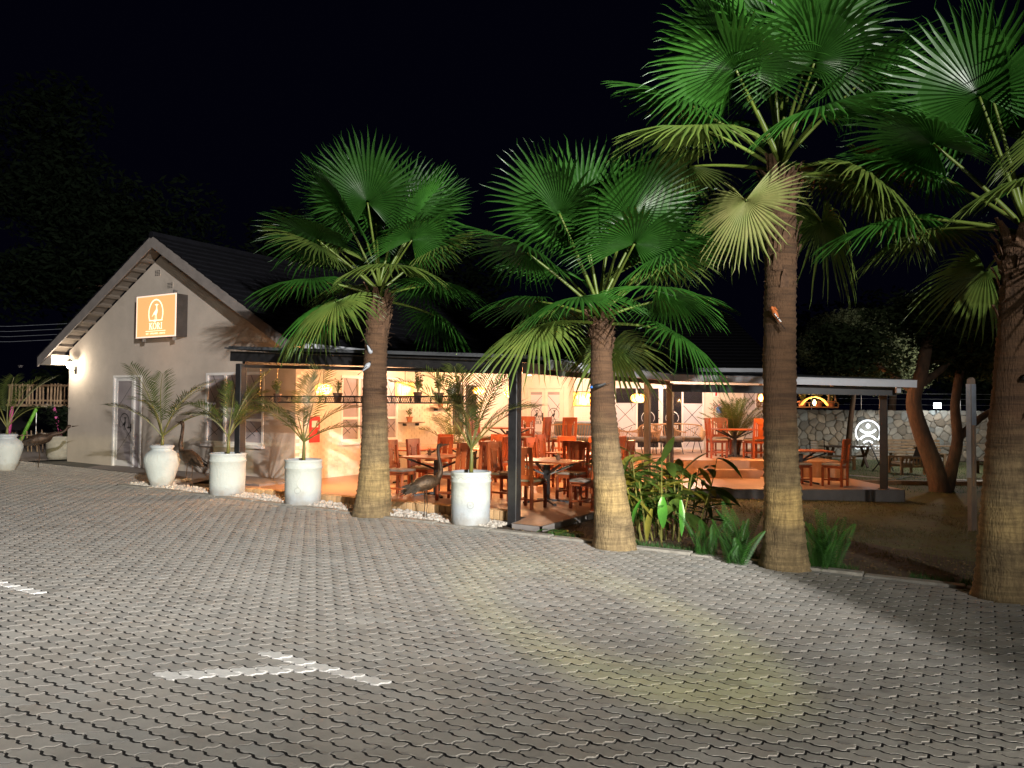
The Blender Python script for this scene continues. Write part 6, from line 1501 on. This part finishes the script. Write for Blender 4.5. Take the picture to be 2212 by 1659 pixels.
tree(-7.0, 40, 'dark tree rising behind the house ridge', [([(0, 0, 0), (.2, 0, 3), (.3, 0, 6)], .3, .12)], blobs(0, 0, 8.5, 6, 1.6, 24, 1.2, 2.2), 9000, 'tree_leaf', 13, .2)
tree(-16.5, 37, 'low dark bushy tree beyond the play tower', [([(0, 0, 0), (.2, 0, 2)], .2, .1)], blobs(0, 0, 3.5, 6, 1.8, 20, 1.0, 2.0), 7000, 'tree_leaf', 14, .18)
# power lines
for k in range(4):
    a_, c_ = cw(-30, 34, 4.5 + k * .22), cw(-11.0, 30, 4.6 + k * .2); b = MB(); b.tube([a_, (a_ + c_) / 2 - Vector((0, 0, .25)), c_], .008, 4); tag(b.build('power_line', 'grey_paint'), ('lowest', 'second lowest', 'second highest', 'highest')[k] + ' of the thin power lines left of the house', 'cable', 'power lines')

# ------------------------------------------------------------------ play tower behind the house
q = cw(-15.3, 26.5); z0 = gz(q.x, q.y); t = thing('play_tower', 'wooden play tower with pole railings and coloured legs', 'play tower', (q.x, q.y, z0), R(31))
for zz in (1.62, 2.12):
    b = MB(); b.tube([(-1.35, -.5, zz), (2.2, -.5, zz)], .035, 6); b.build('rail', 'old_wood', t)
r2 = random.Random(2)
for k in range(30):
    x = -1.3 + k * .115 + r2.uniform(-.02, .02); b = MB(); b.tube([(x, -.53, 1.5), (x + r2.uniform(-.02, .02), -.53, 2.15 + r2.uniform(-.05, .06))], .025 if k % 3 else .035, 6); b.build('railing_pole', 'old_wood', t)
b = MB(); b.b6(-1.4, 2.2, -.5, 1.0, 1.42, 1.5); b.build('deck', 'old_wood', t)
for (x0, x1, mt) in ((-1.25, -1.3, 'pink_paint'), (-.4, -1.0, 'green_paint'), (.1, .62, 'pink_paint'), (.72, .70, 'green_paint'), (1.9, 1.9, 'orange_paint'), (-2.3, -2.05, 'orange_paint')):
    b = MB(); b.tube([(x0, -.4, 1.45 if x0 > -2 else 1.75), (x1, -.55, .0)], .055, 8); b.build('leg', mt, t)
b = MB(); b.tube([(-.45, -.4, 1.45), (-.45, -.4, .5)], .012, 5); b.b6(-.7, .6, -.45, -.25, .46, .5); b.build('swing', 'steel', t)
q = cw(-15.0, 25.0); t = thing('stick_fence', 'low fence of thin pale sticks below the play tower', 'fence', (q.x, q.y, gz(q.x, q.y)), R(31))
for k in range(13): b = MB(); x = -1.2 + k * .17 + r2.uniform(-.03, .03); b.tube([(x, 0, 0), (x + r2.uniform(-.06, .06), 0, .62 + r2.uniform(-.08, .08))], .018, 6); b.build('stick', 'old_wood', t)
b = MB(); b.tube([(-1.25, .02, .5), (1.0, .02, .52)], .015, 5); b.build('rail', 'old_wood', t)
q = cw(-15.2, 24.3, 2.9); t = thing('yard_lamp', 'small yard lamp above the play area behind the house', 'lamp', tuple(q)); b = MB(); b.lathe([(.05, 0), (.08, .08)], 10); b.build('shade', 'black_steel', t)
plight('yard_light', tuple(cw(-14.2, 24.0, 3.0)), 70, (1, .85, .75), .1)
